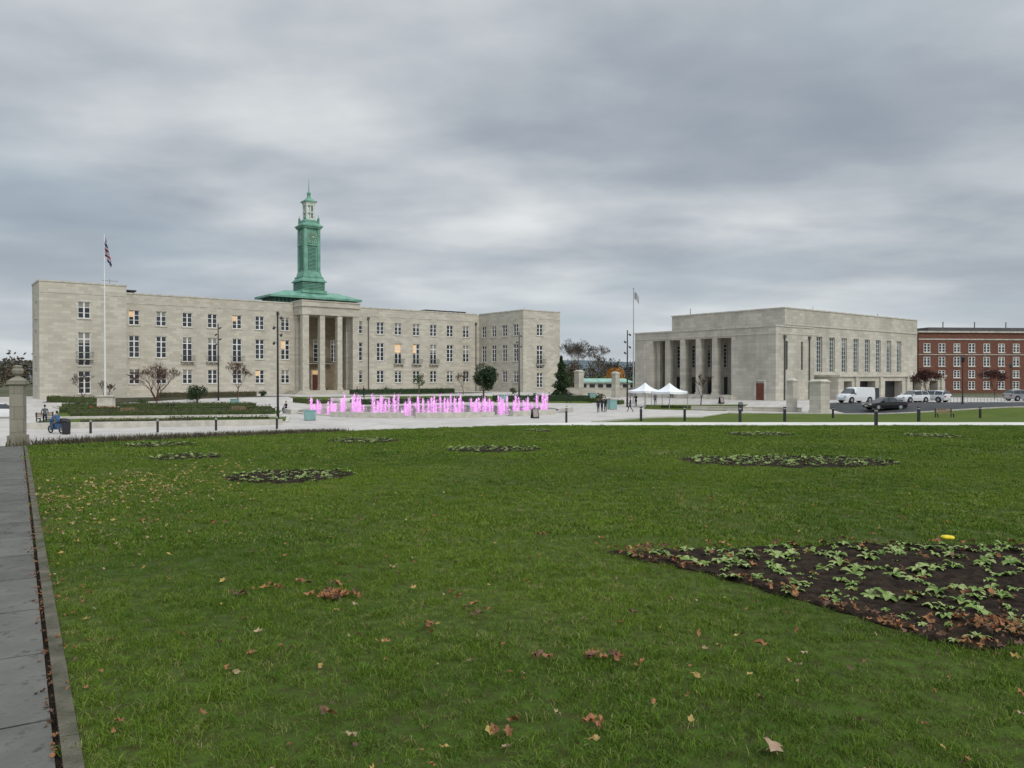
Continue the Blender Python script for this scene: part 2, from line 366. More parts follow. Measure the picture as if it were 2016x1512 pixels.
loop=[((0,0),(11.6,0),nF),((0,.62),(0,8),nL),((11.6,.62),(11.6,11.4),nR_),((12.2,11.5),(86.2,11.5),nF),((86.9,-3.7),(86.9,11.4),nL),((86.9,-4.4),(97.2,-4.4),nF)]
band(TR,loop,ZT,ZT+.22,.09); 
for (a,b,nr) in [((0,0),(11.6,0),nF),((12.1,11.5),(86.3,11.5),nF),((86.9,-4.4),(97.2,-4.4),nF)]:
    L=b[0]-a[0]; TR.obox(a,U,nr,.1,L-.1,.003,.06,15.6,15.72)
RO=MB(); RO.box(.5,11.1,.5,7.6,16.2,16.5); RO.box(11.1,86.5,12,26.5,16.2,16.51);RO.box(87.4,96.7,-3.9,26.5,16.2,16.5)
RO.obj('roof',[ROOFM],TH)
PO=MB()
for c in (43.95,47.3,50.9,54.25):
    w=.62 if c in (43.95,54.25) else .5
    PO.box(c-w,c+w,7.6,8.7,.62,15.0)
    PO.box(c-w-.1,c+w+.1,7.5,8.8,.6,1.0)
for c in (43.95,54.25): PO.box(c-.6,c+.6,10.6,11.48,.62,15.0)
PO.box(43.2,55.0,7.45,11.49,15.0,16.55); PO.box(42.95,55.25,7.15,11.49,16.55,16.8); PO.box(43.15,55.05,7.4,11.49,16.8,17.5); PO.box(43.0,55.2,7.25,12.2,17.5,17.7)
for i in range(4): PO.box(42.2-i*.4,56+i*.4,6.6-i*.4,11.48,-.9,.6-.17*i-.001*i)
PO.obj('portico',[STONE],TH)
C=MB(); C.box(40.6,57.8,15.1,21.4,16.6,18.7,1)
for i in range(22):
    u=40.8+i*.79; C.box(u,u+.12,15.0,15.08,16.6,18.7,0)
C.box(39.5,58.9,14,22.5,18.7,19.1,0)
C.frus((39.6,58.8,14.1,22.4),(43.5,54.9,16.6,20.0),19.1,20.3,0)
C.obj('copper_roof',[COPPER,COPPERD],TH)
K=MB(); cu,cv=49.2,18.3
def sq(s,z0,z1,mi=0,s2=None):
    s/=2; s2=s if s2 is None else s2/2
    K.frus((cu-s,cu+s,cv-s,cv+s),(cu-s2,cu+s2,cv-s2,cv+s2),z0,z1,mi)
sq(5.4,20,20.6);sq(4.7,20.6,22.3,1);sq(5.3,22.3,22.55);sq(5.0,22.55,23.2,0,4.2);sq(4.4,23.2,23.4);sq(3.9,23.4,24.4,0,3.5)
for k in range(5): sq(4.78,20.75+k*.3,20.87+k*.3)
sq(3.0,24.4,33.2)
for sx in (-1,1):
    for sy in (-1,1):
        a=cu+sx*1.42;b=cv+sy*1.42; K.box(a-.3,a+.3,b-.3,b+.3,24.4,33.2)
        K.box(a-.2,a+.2,b-.2,b+.2,34.35,34.8); K.ball((a,b,35.15),.26,.26,.35); K.tube((a,b,35.4),(a,b,36),.07,.02,5)
for a in (-1,1):
    K.box(cu-.8,cu+.8,cv+a*1.505-.03,cv+a*1.505+.03,24.8,29.4,1);K.box(cu+a*1.505-.03,cu+a*1.505+.03,cv-.8,cv+.8,24.8,29.4,1)
for k in range(17):
    z=24.9+k*.27; K.box(cu-.75,cu+.75,cv-1.6,cv+1.6,z,z+.12); K.box(cu-1.6,cu+1.6,cv-.75,cv+.75,z+.001,z+.121)
sq(3.5,29.7,29.95); sq(3.9,33.2,33.5);sq(4.3,33.5,33.8);sq(3.9,33.8,34.35,0,3.0)
sq(2.6,34.35,34.9);
for sx in (-1,1):
    for sy in (-1,1): K.box(cu+sx*.72-.2,cu+sx*.72+.2,cv+sy*.72-.2,cv+sy*.72+.2,34.9,38.3,2)
for a in (-1,1):
    K.box(cu-.12,cu+.12,cv+a*.76-.08,cv+a*.76+.08,34.9,38.3,2); K.box(cu+a*.76-.08,cu+a*.76+.08,cv-.12,cv+.12,34.9,38.3,2)
sq(1.9,36.4,36.65,2); sq(1.9,34.91,35.3,2); sq(1.9,37.9,38.29,2); sq(2.1,38.3,38.6,2);sq(2.5,38.6,38.85)
sq(2.0,38.85,39.4,0,1.0);sq(.8,39.4,40.0,0,.5); K.ball((cu,cv,40.4),.42,.42,.5); K.tube((cu,cv,40.8),(cu,cv,43.2),.12,.03,6)
for (nx_,ny_) in ((0,-1),(-1,0)):
    def CP(a,z,dd): return (cu+nx_*dd+(a if ny_ else 0), cv+ny_*dd+(a if nx_ else 0), z)
    K.obox((cu,cv),(abs(ny_),abs(nx_)),(nx_,ny_),-1.28,1.28,1.5,1.62,30.1,32.7,0)
    ring=[CP(1.12*math.cos(t),31.4+1.12*math.sin(t),1.63) for t in [2*math.pi*k/32 for k in range(32)]]; K.face(ring,4)
    for k in range(12):
        t=k*math.pi/6; K.face([CP(r*math.cos(t+s),31.4+r*math.sin(t+s),1.64) for r,s in ((.8,-.06),(1.05,-.05),(1.05,.05),(.8,.06))],5)
    for t,l,w in ((math.pi/2-2*math.pi*(.25),.95,.08),(math.pi/2-2*math.pi*.19,.6,.11)):
        dx,dz=math.cos(t),math.sin(t)
        K.face([CP(-dz*w,31.4+dx*w,1.65),CP(dx*l,31.4+dz*l,1.65),CP(dz*w,31.4-dx*w,1.65)],5)
K.obj('clock_tower',[COPPER,COPPERD,LANT,GLASS,M('clock_dial',(.11,.25,.19),.6,.2,2),M('gold_paint',(.7,.6,.35),.4,.1,2)],TH)
DP=MB()
for u,v in ((40.0,11.38),(59.0,11.38),(85.9,11.38)):
    DP.tube((u,v,0),(u,v,14.9),.1,.1,8); DP.box(u-.25,u+.25,v-.14,v+.1,14.9,15.4)
DP.obj('drainpipes',[PIPE],TH)
for u0,u1,v0,v1,z in ((11,16,14,20,17.9),(76,87,17,23,18.0)):
    X=MB(); X.box(u0,u1,v0,v1,z,z+.25); X.box(u0+.8,u1-.8,v0+.8,v1-.8,16.5,z,1); X.obj('roof_canopy',[DARK,GLASS],TH)
X=MB(); X.tube((10,4,16.5),(10,4,18.6),.05,.05,6); X.box(9,11.2,3.95,4.05,18.3,18.4); X.tube((94,4,16.5),(94,4,18.8),.04,.03,6)
for u in (20,29,38,62,69,80): X.tube((u,14,16.5),(u,14,17.9),.04,.03,5)
X.obj('roof_mast',[GREYM],TH)
W.obj('walls',[STONE],TH);F.obj('window_frames',[FRAME],TH);G.obj('window_panes',[GLASS,LIT,BLIND],TH);TR.obj('stone_trim',[TRIM],TH);BA.obj('balconies',[TRIM,DARK],TH)

# ------------------------------------------------------------------ ASSEMBLY HALL
AH=empty('assembly_hall',(36,105,0),AX)
W=MB();F=MB();G=MB();TR=MB();DK=MB()
LZ=10.15;HZ=12.95
wall(W,(0,0),V,nL,25.9,-1.5,LZ,[(7.2,22.1,.6,8.9,4.2)])
wall(W,(0,0),U,nF,9.25,-1.5,LZ,[(2.4,2.9,4.2,8.2),(6.2,6.7,4.2,8.2)],.2)
wall(W,(0,25.9),U,(0,1),12,-1.5,LZ,[])
for s in (2.4,6.2): G.face([(s,.2,4.2),(s+.5,.2,4.2),(s+.5,.2,8.2),(s,.2,8.2)])
W.face([(4.2,7.2,.6),(4.2,22.1,.6),(4.2,22.1,8.9),(4.2,7.2,8.9)])
for k in range(5):
    v=7.2+1.49+k*2.98
    window(F,G,(4.2,0),V,nL,v-.7,v+.7,4.6,8.2,2,6,-.03)
    DK.box(4.05,4.19,v-.7,v+.7,.6,3.2,0)
for k in range(1,5):
    v=7.2+k*2.98; W.box(.02,1.0,v-.45,v+.45,.61,8.9); TR.box(-.08,1.1,v-.53,v+.53,.6,.9); W.box(1.3,1.9,v-.3,v+.3,.61,8.9)
for v in (7.21,21.39): W.box(.9,1.6,v,v+.7,.61,8.89)
for k in range(2): TR.box(-.9-.4*k,-.003,6.6-.3*k,22.7+.3*k,-.9,.58-.2*k)
DK.box(-.06,-.003,1.75,3.05,0.,2.35,1); TR.box(-.12,-.004,1.5,1.75,0,2.6);TR.box(-.12,-.004,3.05,3.3,0,2.6);TR.box(-.12,-.004,1.5,3.3,2.61,2.85)
TR.box(-.05,-.003,23.8,24.2,4,8)
W.box(.3,12,.3,25.6,9.2,9.6)
loop=[((0,0),(0,25.9),nL),((.6,0),(9.25,0),nF)]
band(TR,loop,LZ,LZ+.2,.1); 
TR.box(-.07,-.004,.1,25.8,9.15,9.3)
TR.box(.6,9.2,-.07,-.004,9.15,9.3)
ws=[13.5+k*3.55 for k in range(8)]
wall(W,(4.5,1.5),U,nF,40.4,-1.5,HZ,[(u-4.5-.85,u-4.5+.85,3.9,9.2) for u in ws],.35)
for u in ws: window(F,G,(4.5,1.5),U,nF,u-4.5-.85,u-4.5+.85,3.9,9.2,3,8,.33,t=.12,mw=.06,bw=.03)
wall(W,(4.5,1.5),V,nL,20.5,9,HZ,[]); wall(W,(44.9,1.5),V,nR_,20.5,-1.5,HZ,[]); wall(W,(4.5,22),U,(0,1),40.4,-1.5,HZ,[])
band(TR,[((4.5,1.5),(4.5,22),nL),((5.1,1.5),(44.9,1.5),nF)],HZ,HZ+.18,.1)
TR.box(4.7,44.8,1.38,1.496,10.6,10.8)
W.box(9.25,9.6,0.,1.49,-1.5,LZ)
RO=MB(); RO.box(4.9,44.5,1.9,21.6,12.2,12.5); 
RO.frus((12,34,7,18),(16,30,10,15),12.5,14.0,1)
RO.obj('roof',[ROOFM,M('roof_lantern',(.40,.30,.12),.7,.3,1)],AH)
ops=((12.,14.2),(16.5,21.),(24.,29.5),(33.,36.),(39,42))
wall(W,(10.5,-3.2),U,nF,34,-1.5,3.25,[(a-10.5,b-10.5,0,2.6,1.2) for a,b in ops])
for a,b in ops: DK.face([(a,-2.0,0),(b,-2.0,0),(b,-2.0,2.6),(a,-2.0,2.6)],0)
for u in (15.3,22.5,31,37.5,43.2):
    W.box(u-.35,u+.35,-3.45,-3.203,-1,3.2)
wall(W,(10.5,-3.2),V,nL,4.7,-1.5,3.25,[]); TR.box(10.3,44.8,-3.5,1.48,3.25,3.5)
DP=MB()
for u,v in ((2.0,-.12),(8.2,-.12),(11.3,1.38)):
    DP.tube((u,v,0 if v<0 else 3.5),(u,v,8.6),.1,.1,8); DP.box(u-.22,u+.22,v-.12,v+.1,8.6,9.)
DP.obj('drainpipes',[PIPE],AH)
X=MB()
for i in range(9): X.tube((6+i*.2,19.5+i*.15,12.5),(6+i*.2,19.5+i*.15,14.2),.04,.04,5)
X.tube((6,19.5,14.2),(7.6,20.7,14.2),.05,.05,5);X.tube((6,19.5,13.6),(7.6,20.7,13.6),.05,.05,5)
X.tube((16,4,12.5),(16,4,14.),.04,.04,5);X.tube((36,4,12.5),(36,4,13.9),.06,.06,5);X.tube((1,8,10.0),(1,8,11),.05,.05,5)
X.obj('roof_railing',[GREYM],AH)
W.obj('walls',[STONE2],AH);F.obj('window_frames',[M('pale_frame',(.55,.57,.54),.5,.1,2)],AH);G.obj('window_panes',[GLASS,LIT,BLIND],AH);TR.obj('stone_trim',[TRIM],AH);DK.obj('doors',[DARK,DOORB],AH)
def pier(name,x,y,w,dp,h,rz,mat=STONE2,cap=True):
    z=T(x,y); mb=MB(); mb.box(-w/2,w/2,-dp/2,dp/2,-.3,h); mb.box(-w/2-.08,w/2+.08,-dp/2-.08,dp/2+.08,-.29,.35)
    if cap: mb.box(-w/2-.1,w/2+.1,-dp/2-.1,dp/2+.1,h,h+.18); mb.frus((-w/2,w/2,-dp/2,dp/2),(-w/2+.2,w/2-.2,-dp/2+.2,dp/2-.2),h+.18,h+.35)
    return mb.obj(name,[mat],None,(x,y,z),rz)
pier('stone_gate_pier',35.2,88,1.9,1.4,3.5,AX); pier('stone_gate_pier',33.3,91.5,.9,.9,3.6,AX)
w=MB(); w.box(0,13,-.2,.2,-.3,.42); w.box(-.0,13,-.26,.26,.42,.5); w.obj('low_stone_wall',[STONE2],None,(22.5,96.5,T(24,97)),-.42)

# ------------------------------------------------------------------ BRICK OFFICE BUILDING
BRK=brickmat('red_brick',(.22,.08,.05),(.155,.055,.04),(.2,.15,.12),.5,.17,.018,stain=.3,sscale=.4,stainc=(.09,.038,.028))
BB=empty('brick_office_building',(84.6,160,0),rad(5))
W=MB();F=MB();G=MB();TR=MB()
cs=[1.8+3.3*k for k in range(24)]
holes=[]
for c in cs:
    for a,b in ((.6,2.3),(3.0,4.6),(5.4,7.4),(8.3,10.2)):
        holes.append((c-.75,c+.75,a,b)); window(F,G,(0,0),U,nF,c-.75,c+.75,a,b,2,3,.15,0,t=.13,tr=TR)
wall(W,(0,0),U,nF,80,-1,12.4,holes,.15); wall(W,(0,0),V,nL,18,-1,12.4,[]); W.box(0,80,.3,18,12.1,12.2)
TR.box(-.25,80.2,-.35,.5,12.4,12.75); TR.box(-.1,80.2,-.12,-.004,10.9,11.15);TR.box(-.1,80.2,-.12,-.004,7.75,7.9)
TR.box(6,78,6,16,12.2,13.9,1)
for k in range(9): TR.box(10+k*7.3,10.15+k*7.3,7,7.15,13.9,15.2,1)
W.obj('walls',[BRK],BB);F.obj('window_frames',[FRAME],BB);G.obj('window_panes',[GLASS,LIT,BLIND],BB);TR.obj('stone_trim',[TRIM,ROOFM],BB)

# ------------------------------------------------------------------ FOUNTAIN
FX,FY=-10.1,95.5; FZ=T(FX,FY)
FO=empty('fountain',(FX,FY,FZ))
fb=MB()
def ringw(mb,r0,r1,z0,z1,a0=0,a1=2*math.pi,n=96,mi=0):
    for k in range(n):
        t0=a0+(a1-a0)*k/n;t1=a0+(a1-a0)*(k+1)/n
        c0,s0,c1,s1=math.cos(t0),math.sin(t0),math.cos(t1),math.sin(t1)
        P=lambda r,c,s,z:(r*c,r*s,z)
        mb.face([P(r0,c0,s0,z1),P(r1,c0,s0,z1),P(r1,c1,s1,z1),P(r0,c1,s1,z1)],mi)
        mb.face([P(r1,c0,s0,z0),P(r1,c1,s1,z0),P(r1,c1,s1,z1),P(r1,c0,s0,z1)],mi)
        mb.face([P(r0,c0,s0,z0),P(r0,c1,s1,z0),P(r0,c1,s1,z1),P(r0,c0,s0,z1)],mi)
    if a1-a0<6.2:
        for t in (a0,a1):
            c,s=math.cos(t),math.sin(t); mb.face([(r0*c,r0*s,z0),(r1*c,r1*s,z0),(r1*c,r1*s,z1),(r0*c,r0*s,z1)],mi)
ringw(fb,16.0,16.5,-.2,.1); 
for a0,a1 in ((-2.1,-1.62),(-1.55,-1.08),(-.95,-.55),(-.4,.1),(3.3,3.75),(2.3,2.8)): ringw(fb,17.0,17.6,-.1,.5,a0,a1,14)
fb.obj('basin_rim',[KERB],FO)
WAT,nt,b=newmat('fountain_water'); N=nt.nodes;L=nt.links
b.inputs['Base Color'].default_value=(.24,.21,.22,1); b.inputs['Roughness'].default_value=.14
nn=N.new('ShaderNodeTexNoise'); nn.inputs['Scale'].default_value=3; nn.inputs['Detail'].default_value=4; tc=N.new('ShaderNodeTexCoord'); L.new(tc.outputs['Object'],nn.inputs['Vector'])
bp=N.new('ShaderNodeBump'); bp.inputs['Strength'].default_value=.5; L.new(nn.outputs[0],bp.inputs['Height']); L.new(bp.outputs[0],b.inputs['Normal'])
wb=MB(); wb.face([(16.02*math.cos(t),16.02*math.sin(t),.03) for t in [2*math.pi*k/96 for k in range(96)]]); wb.obj('water',[WAT],FO)
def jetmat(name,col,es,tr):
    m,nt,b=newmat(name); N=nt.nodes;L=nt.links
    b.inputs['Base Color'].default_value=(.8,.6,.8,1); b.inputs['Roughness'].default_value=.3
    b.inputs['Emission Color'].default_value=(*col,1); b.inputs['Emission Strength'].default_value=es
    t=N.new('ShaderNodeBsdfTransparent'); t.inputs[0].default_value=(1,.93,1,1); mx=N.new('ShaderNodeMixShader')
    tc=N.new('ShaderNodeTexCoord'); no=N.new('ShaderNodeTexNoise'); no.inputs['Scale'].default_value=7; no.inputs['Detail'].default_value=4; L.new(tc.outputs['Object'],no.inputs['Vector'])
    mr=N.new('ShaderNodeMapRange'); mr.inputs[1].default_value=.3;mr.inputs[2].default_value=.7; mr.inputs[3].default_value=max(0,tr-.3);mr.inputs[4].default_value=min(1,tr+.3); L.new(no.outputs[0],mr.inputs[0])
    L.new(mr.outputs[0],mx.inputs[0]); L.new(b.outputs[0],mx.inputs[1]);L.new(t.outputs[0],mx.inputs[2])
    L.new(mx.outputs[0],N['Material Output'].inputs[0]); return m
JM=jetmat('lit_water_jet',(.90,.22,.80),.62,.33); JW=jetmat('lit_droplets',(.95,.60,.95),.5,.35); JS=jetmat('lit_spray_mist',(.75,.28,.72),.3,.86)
jb=MB()
jets=[]
for rr,nj in ((3.,7),(6.5,13),(9.5,20),(12.,26),(14.4,34)):
    for k in range(nj):
        t=2*math.pi*k/nj+R.uniform(-.04,.04); jets.append((rr*math.cos(t),rr*math.sin(t),R.choice([.5,.8,1.1,1.4,1.6,1.85,1.5])*R.uniform(.85,1.1)))
for x,y,h in jets:
    z=.03; dx,dy=R.gauss(0,.03),R.gauss(0,.03)
    while z<h:
        s=R.uniform(.12,.26); q=z/h
        rr=(.06+.035*math.sin(q*3.)+.02*q)*R.uniform(.55,1.35)*(1 if q<.9 else .6)
        if R.random()<.9: jb.tube((x+dx*z+R.gauss(0,.025),y+dy*z,z),(x+dx*(z+s)+R.gauss(0,.03),y+dy*(z+s)+R.gauss(0,.02),z+s),rr,rr*R.uniform(.5,1.),6,0 if R.random()<.65 else 1,False)
        z+=s*.95
    for k in range(4):
        a0=h*(k/4.); a1=h*((k+1)/4.)*1.0; w0=.13+.14*R.random(); jb.tube((x+R.gauss(0,.04),y,a0),(x+R.gauss(0,.05),y,a1),w0*(1.2-.5*k/4),w0*(1.1-.5*k/4),7,2,False)
    for k in range(46):
        a=R.uniform(0,6.28); zz=R.uniform(.0,1)*h*1.1; rd=abs(R.gauss(0,.20))+.02
        s=R.uniform(.012,.030); jb.tube((x+rd*math.cos(a),y+rd*math.sin(a),zz),(x+rd*math.cos(a),y+rd*math.sin(a),zz+s*R.uniform(2,5)),s,s*.4,4,0 if R.random()<.5 else 1,False)
    for k in range(6):
        a=R.uniform(0,6.28); rd=R.uniform(.05,.4); jb.ball((x+rd*math.cos(a),y+rd*math.sin(a),.05),.07,.07,.04,0,5,3)
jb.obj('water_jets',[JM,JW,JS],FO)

# ------------------------------------------------------------------ vegetation
def baretree(name,x,y,h,spread,depth=6,mat=BARK,seed=1,multi=1,leafm=None,nleaf=0,z=None,kids=3):
    r=random.Random(seed); mb=MB(); tips=[]
    def br(p,dr,L,rd,dep):
        n=2 if dep>1 else 1
        for i in range(n):
            q=p+dr*(L/n); r2=rd*.82; mb.tube(p,q,rd,r2,5 if dep>2 else 3,0,False); p=q; rd=r2
            dr=(dr+Vector((r.gauss(0,.1),r.gauss(0,.1),r.gauss(.03,.06)))).normalized()
        tips.append(p)
        if dep==0: return
        for k in range(kids if dep>1 else kids+1):
            a=r.uniform(0,6.28); s=spread*r.uniform(.5,1.1)
            nd=(dr+Vector((math.cos(a)*s,math.sin(a)*s,r.uniform(-.1,.35)))).normalized()
            br(p,nd,L*r.uniform(.62,.85),max(rd*.68,.013),dep-1)
    L=h*.27
    for m in range(multi):
        a=r.uniform(0,6.28); s=.0 if multi==1 else .45
        br(Vector((0,0,-.1)),Vector((math.cos(a)*s,math.sin(a)*s,1)).normalized(),L,h*.018,depth)
    if leafm:
        for k in range(nleaf):
            t=r.choice(tips); mb.card(t+Vector((R.gauss(0,.2),R.gauss(0,.2),R.gauss(0,.2))),R.uniform(.12,.28),1)
    o=mb.obj(name,[mat]+([leafm] if leafm else []),None,(x,y,T(x,y) if z is None else z)); return o
def crowntree(name,x,y,h,cw,z0,mat,n=2600,seed=1,shape='round',card=.3):
    r=random.Random(seed); mb=MB(); mb.tube((0,0,-.1),(0,0,z0+.4*(h-z0)),.16,.09,7,0)
    lob=[(Vector((r.uniform(-1,1),r.uniform(-1,1),r.uniform(-1,1))),r.uniform(.3,.55)) for k in range(16)]
    for k in range(n):
        if shape=='cone':
            t=r.random()**1.5; zz=z0+(h-z0)*t; tier=.72+.28*math.sin(t*26); R0=cw/2*(1-t)**.85*tier+.1; rr=R0*math.sqrt(r.random())*r.uniform(.75,1.12); a=r.uniform(0,6.28)
            p=(rr*math.cos(a),rr*math.sin(a),zz-.18*rr+r.gauss(0,.05))
        else:
            l,s=r.choice(lob); v=Vector((r.gauss(0,1),r.gauss(0,1),r.gauss(0,1))).normalized()*s*r.uniform(.6,1.05); l2=l.normalized()*min(l.length,.68) if l.length>0 else l
            q=l2+v; p=(q.x*cw/2,q.y*cw/2,(z0+h)/2+q.z*(h-z0)/2)
        mb.card(p,card*r.uniform(.6,1.3),1)
    for k in range(7):
        a=r.uniform(0,6.28); zz=z0+(h-z0)*r.uniform(.1,.5); mb.tube((0,0,zz-.3),(math.cos(a)*cw*.3,math.sin(a)*cw*.3,zz+.4),.05,.02,4,0)
    return mb.obj(name,[BARK,mat],None,(x,y,T(x,y)))
def PX(px,D): return (px-1008)/1514*D
baretree('bare_tree',PX(308,113),113,6.3,.85,5,BARKR,3,5,kids=3)
baretree('bare_tree',PX(468,118),118,6.2,.75,6,BARKR,4,1)
baretree('young_tree',PX(165,103),103,5.2,.5,5,BARK,5,1)
baretree('young_tree',PX(203,97),97,4.4,.5,5,BARK,15,1)
baretree('young_tree',PX(1380,102),102,5.0,.5,5,BARK,6,1)
baretree('young_tree',PX(912,140),140,4.6,.6,5,BARKR,16,1,BROWNF,120)
crowntree('holly_tree',PX(952,120),120,5.9,3.9,1.2,LEAFD,3800,2,card=.32)
crowntree('conifer_tree',PX(1105,125),125,6.6,4.2,.3,LEAFD,4000,3,'cone',.34)
crowntree('round_shrub',PX(388,112),112,2.7,2.9,.1,LEAFD,1500,4,card=.26)
crowntree('small_tree',PX(825,142),142,3.9,2.4,1.4,LEAFM,500,5,card=.26)
baretree('bare_tree',PX(1128,150),150,11.5,.7,7,BARK,8,1,kids=3,z=0)
baretree('bare_tree',PX(1150,165),165,11,.7,7,BARK,9,1,kids=3,z=0)
baretree('bare_tree',PX(1180,175),175,8,.7,6,BARK,10,1,kids=3,z=0)
baretree('red_leaf_tree',PX(1828,104),104,4.8,.7,5,BARKR,11,1,REDF,2600)
baretree('red_leaf_tree',PX(1958,112),112,4.8,.7,5,BARKR,12,1,REDF,1600)
baretree('red_leaf_tree',PX(2050,100),100,4.4,.7,5,BARKR,13,1,REDF,1200)
crowntree('orange_tree',PX(1213,170),170,5.5,4.5,.6,ORANGEF,1200,6,card=.4)
for px,D_,h_,w_ in ((640,150,1.2,1.6),(760,150,1.3,2.),(868,146,1.1,1.8),(515,126,1.,1.6),(280,108,.9,1.5),(1010,146,1.2,1.7),(1180,119,1.1,1.6),(150,100,.8,1.3),(335,96,.8,1.4)):
    crowntree('round_shrub',PX(px,D_),D_,h_,w_,.05,LEAFD if px%20 else LEAFM,330,px,card=.22)
def mass(name,x0,x1,y0,y1,h0,h1,n,mat,seed,card=1.):
    r=random.Random(seed); mb=MB(); cen=[]
    k=int((x1-x0)/4)+1
    for i in range(k*2):
        cen.append((r.uniform(x0,x1),r.uniform(y0,y1),r.uniform(h0,h1),r.uniform(2.2,4.5)))
    for x,y,h,w in cen: mb.tube((x,y,-.5),(x,y,h*.6),.25,.1,5,1)
    for i in range(n):
        x,y,h,w=r.choice(cen); v=Vector((r.gauss(0,1),r.gauss(0,1),r.gauss(0,1))).normalized()*r.uniform(.3,1.05)
        mb.card((x+v.x*w,y+v.y*w,max(.2,h*.55+v.z*h*.47)),card*r.uniform(.5,1.3),0)
    mb.obj(name,[mat,BARK])
mass('distant_trees',-190,-92,150,180,5,7.2,11000,BROWNF,1,.7)
mass('distant_trees',-8,45,215,240,6,9.0,11000,BROWNF,2,.7)
mass('distant_trees',8,30,182,192,2.5,4.5,2600,LEAFM,3,.6)
mass('distant_trees',45,75,170,190,5,7,2500,BROWNF,4,.8)
mass('distant_trees',60,300,300,360,9,14,9000,BROWNF,5,1.5)
mass('distant_trees',-400,-150,260,330,8,13,9000,BROWNF,6,1.5)
hb=MB(); 
for k in range(120):
    a=rad(-60+k); b_=rad(-59+k); 
    def H(t): return 34+14*noise.noise(Vector((t*6,0,3)))
    q=[(1500*math.sin(t),1500*math.cos(t)) for t in (a,b_)]
    hb.face([(q[0][0],q[0][1],-5),(q[1][0],q[1][1],-5),(q[1][0]*1.15,q[1][1]*1.15,H(b_)),(q[0][0]*1.15,q[0][1]*1.15,H(a))])
hb.obj('distant_hills',[M('hazy_hills',(.11,.14,.15),.95,.2,.01)])
def hedge(x0,y0,x1,y1,w,h,mat=HEDGE,dens=26,name='hedge'):
    L=math.hypot(x1-x0,y1-y0); a=math.atan2(y1-y0,x1-x0); mb=MB(); n_=max(1,int(L/1.5))
    ca,sa=math.cos(a),math.sin(a); zb=T(x0,y0)
    for i in range(n_):
        s0=L*i/n_;s1=L*(i+1)/n_; z=T(x0+ca*(s0+s1)/2,y0+sa*(s0+s1)/2)-zb
        mb.box(s0,s1,-w/2+.08,w/2-.08,z-.1,z+h-.08,0)
    for i in range(int(L*(w+2*h)*dens)):
        s=R.uniform(0,L); z=T(x0+ca*s,y0+sa*s)-zb
        hh=h*(1+.12*noise.noise(Vector((x0+s*.7,y0,0))))
        k=R.uniform(0,w+2*hh)
        if k<hh: p=(s,-w/2,k)
        elif k<hh+w: p=(s,k-hh-w/2,hh)
        else: p=(s,w/2,k-hh-w)
        mb.card((p[0]+R.gauss(0,.04),p[1]+R.gauss(0,.05),p[2]+z+R.gauss(0,.05)),R.uniform(.1,.22),0)
    mb.obj(name,[mat],None,(x0,y0,zb),a)
HEDGE2=M('brown_hedge',(.11,.095,.05),.8,.3,2,c2=(.05,.05,.025))
hedge(-45.5,79.3,-26,83.7,.8,.6);hedge(-47,82,-27,86.3,.8,.6,HEDGE2); hedge(-49,85,-27.5,89.2,.8,.6); hedge(-52,88.5,-29,92.5,.8,.7); hedge(-56,96,-33,99,.9,.8);hedge(-59,101,-35,104,.9,.7,HEDGE2)
hedge(-39,69.5,-30,72,.6,.3,HEDGE2);hedge(-33,74,-24,76,.6,.3)
hedge(-66,109.5,-57,109.5,1.1,.8,HEDGE,18); hedge(-55,120,-43,129,1.2,.8,HEDGE2,18);hedge(-30,143,-12,157,1.2,.9,LEAFD,16)
hedge(-24,114,-4,119,1.2,.8,LEAFD,18);hedge(-3,119,12,119,1.4,.9,LEAFD,18);hedge(-33,117,-27,114,1.2,.7,HEDGE,18)
hedge(12,118,16,112,1.1,.6,HEDGE,18); hedge(20,103,28,98,.6,.35,HEDGE,18)
sb=MB()
for i in range(11000):
    t=R.random()**.8; x=-15+7.4*t+R.gauss(0,.35); y=edgeY(x)-.35+R.gauss(0,.28)
    hh=R.uniform(.08,.36)*(1-.45*t); z=T(x,y); a=Vector((R.gauss(0,.4),R.gauss(0,.4),1)).normalized()*hh; w=Vector((R.gauss(0,1),R.gauss(0,1),0)).normalized()*R.uniform(.006,.02)
    p=Vector((x,y,z)); sb.face([p-w,p+w,p+a],0 if R.random()<.5 else 1)
sb.obj('border_plants',[M('dry_border',(.16,.15,.08),.8,.3,2,c2=(.07,.08,.03)),M('heather',(.10,.075,.06),.8,.3,2)])

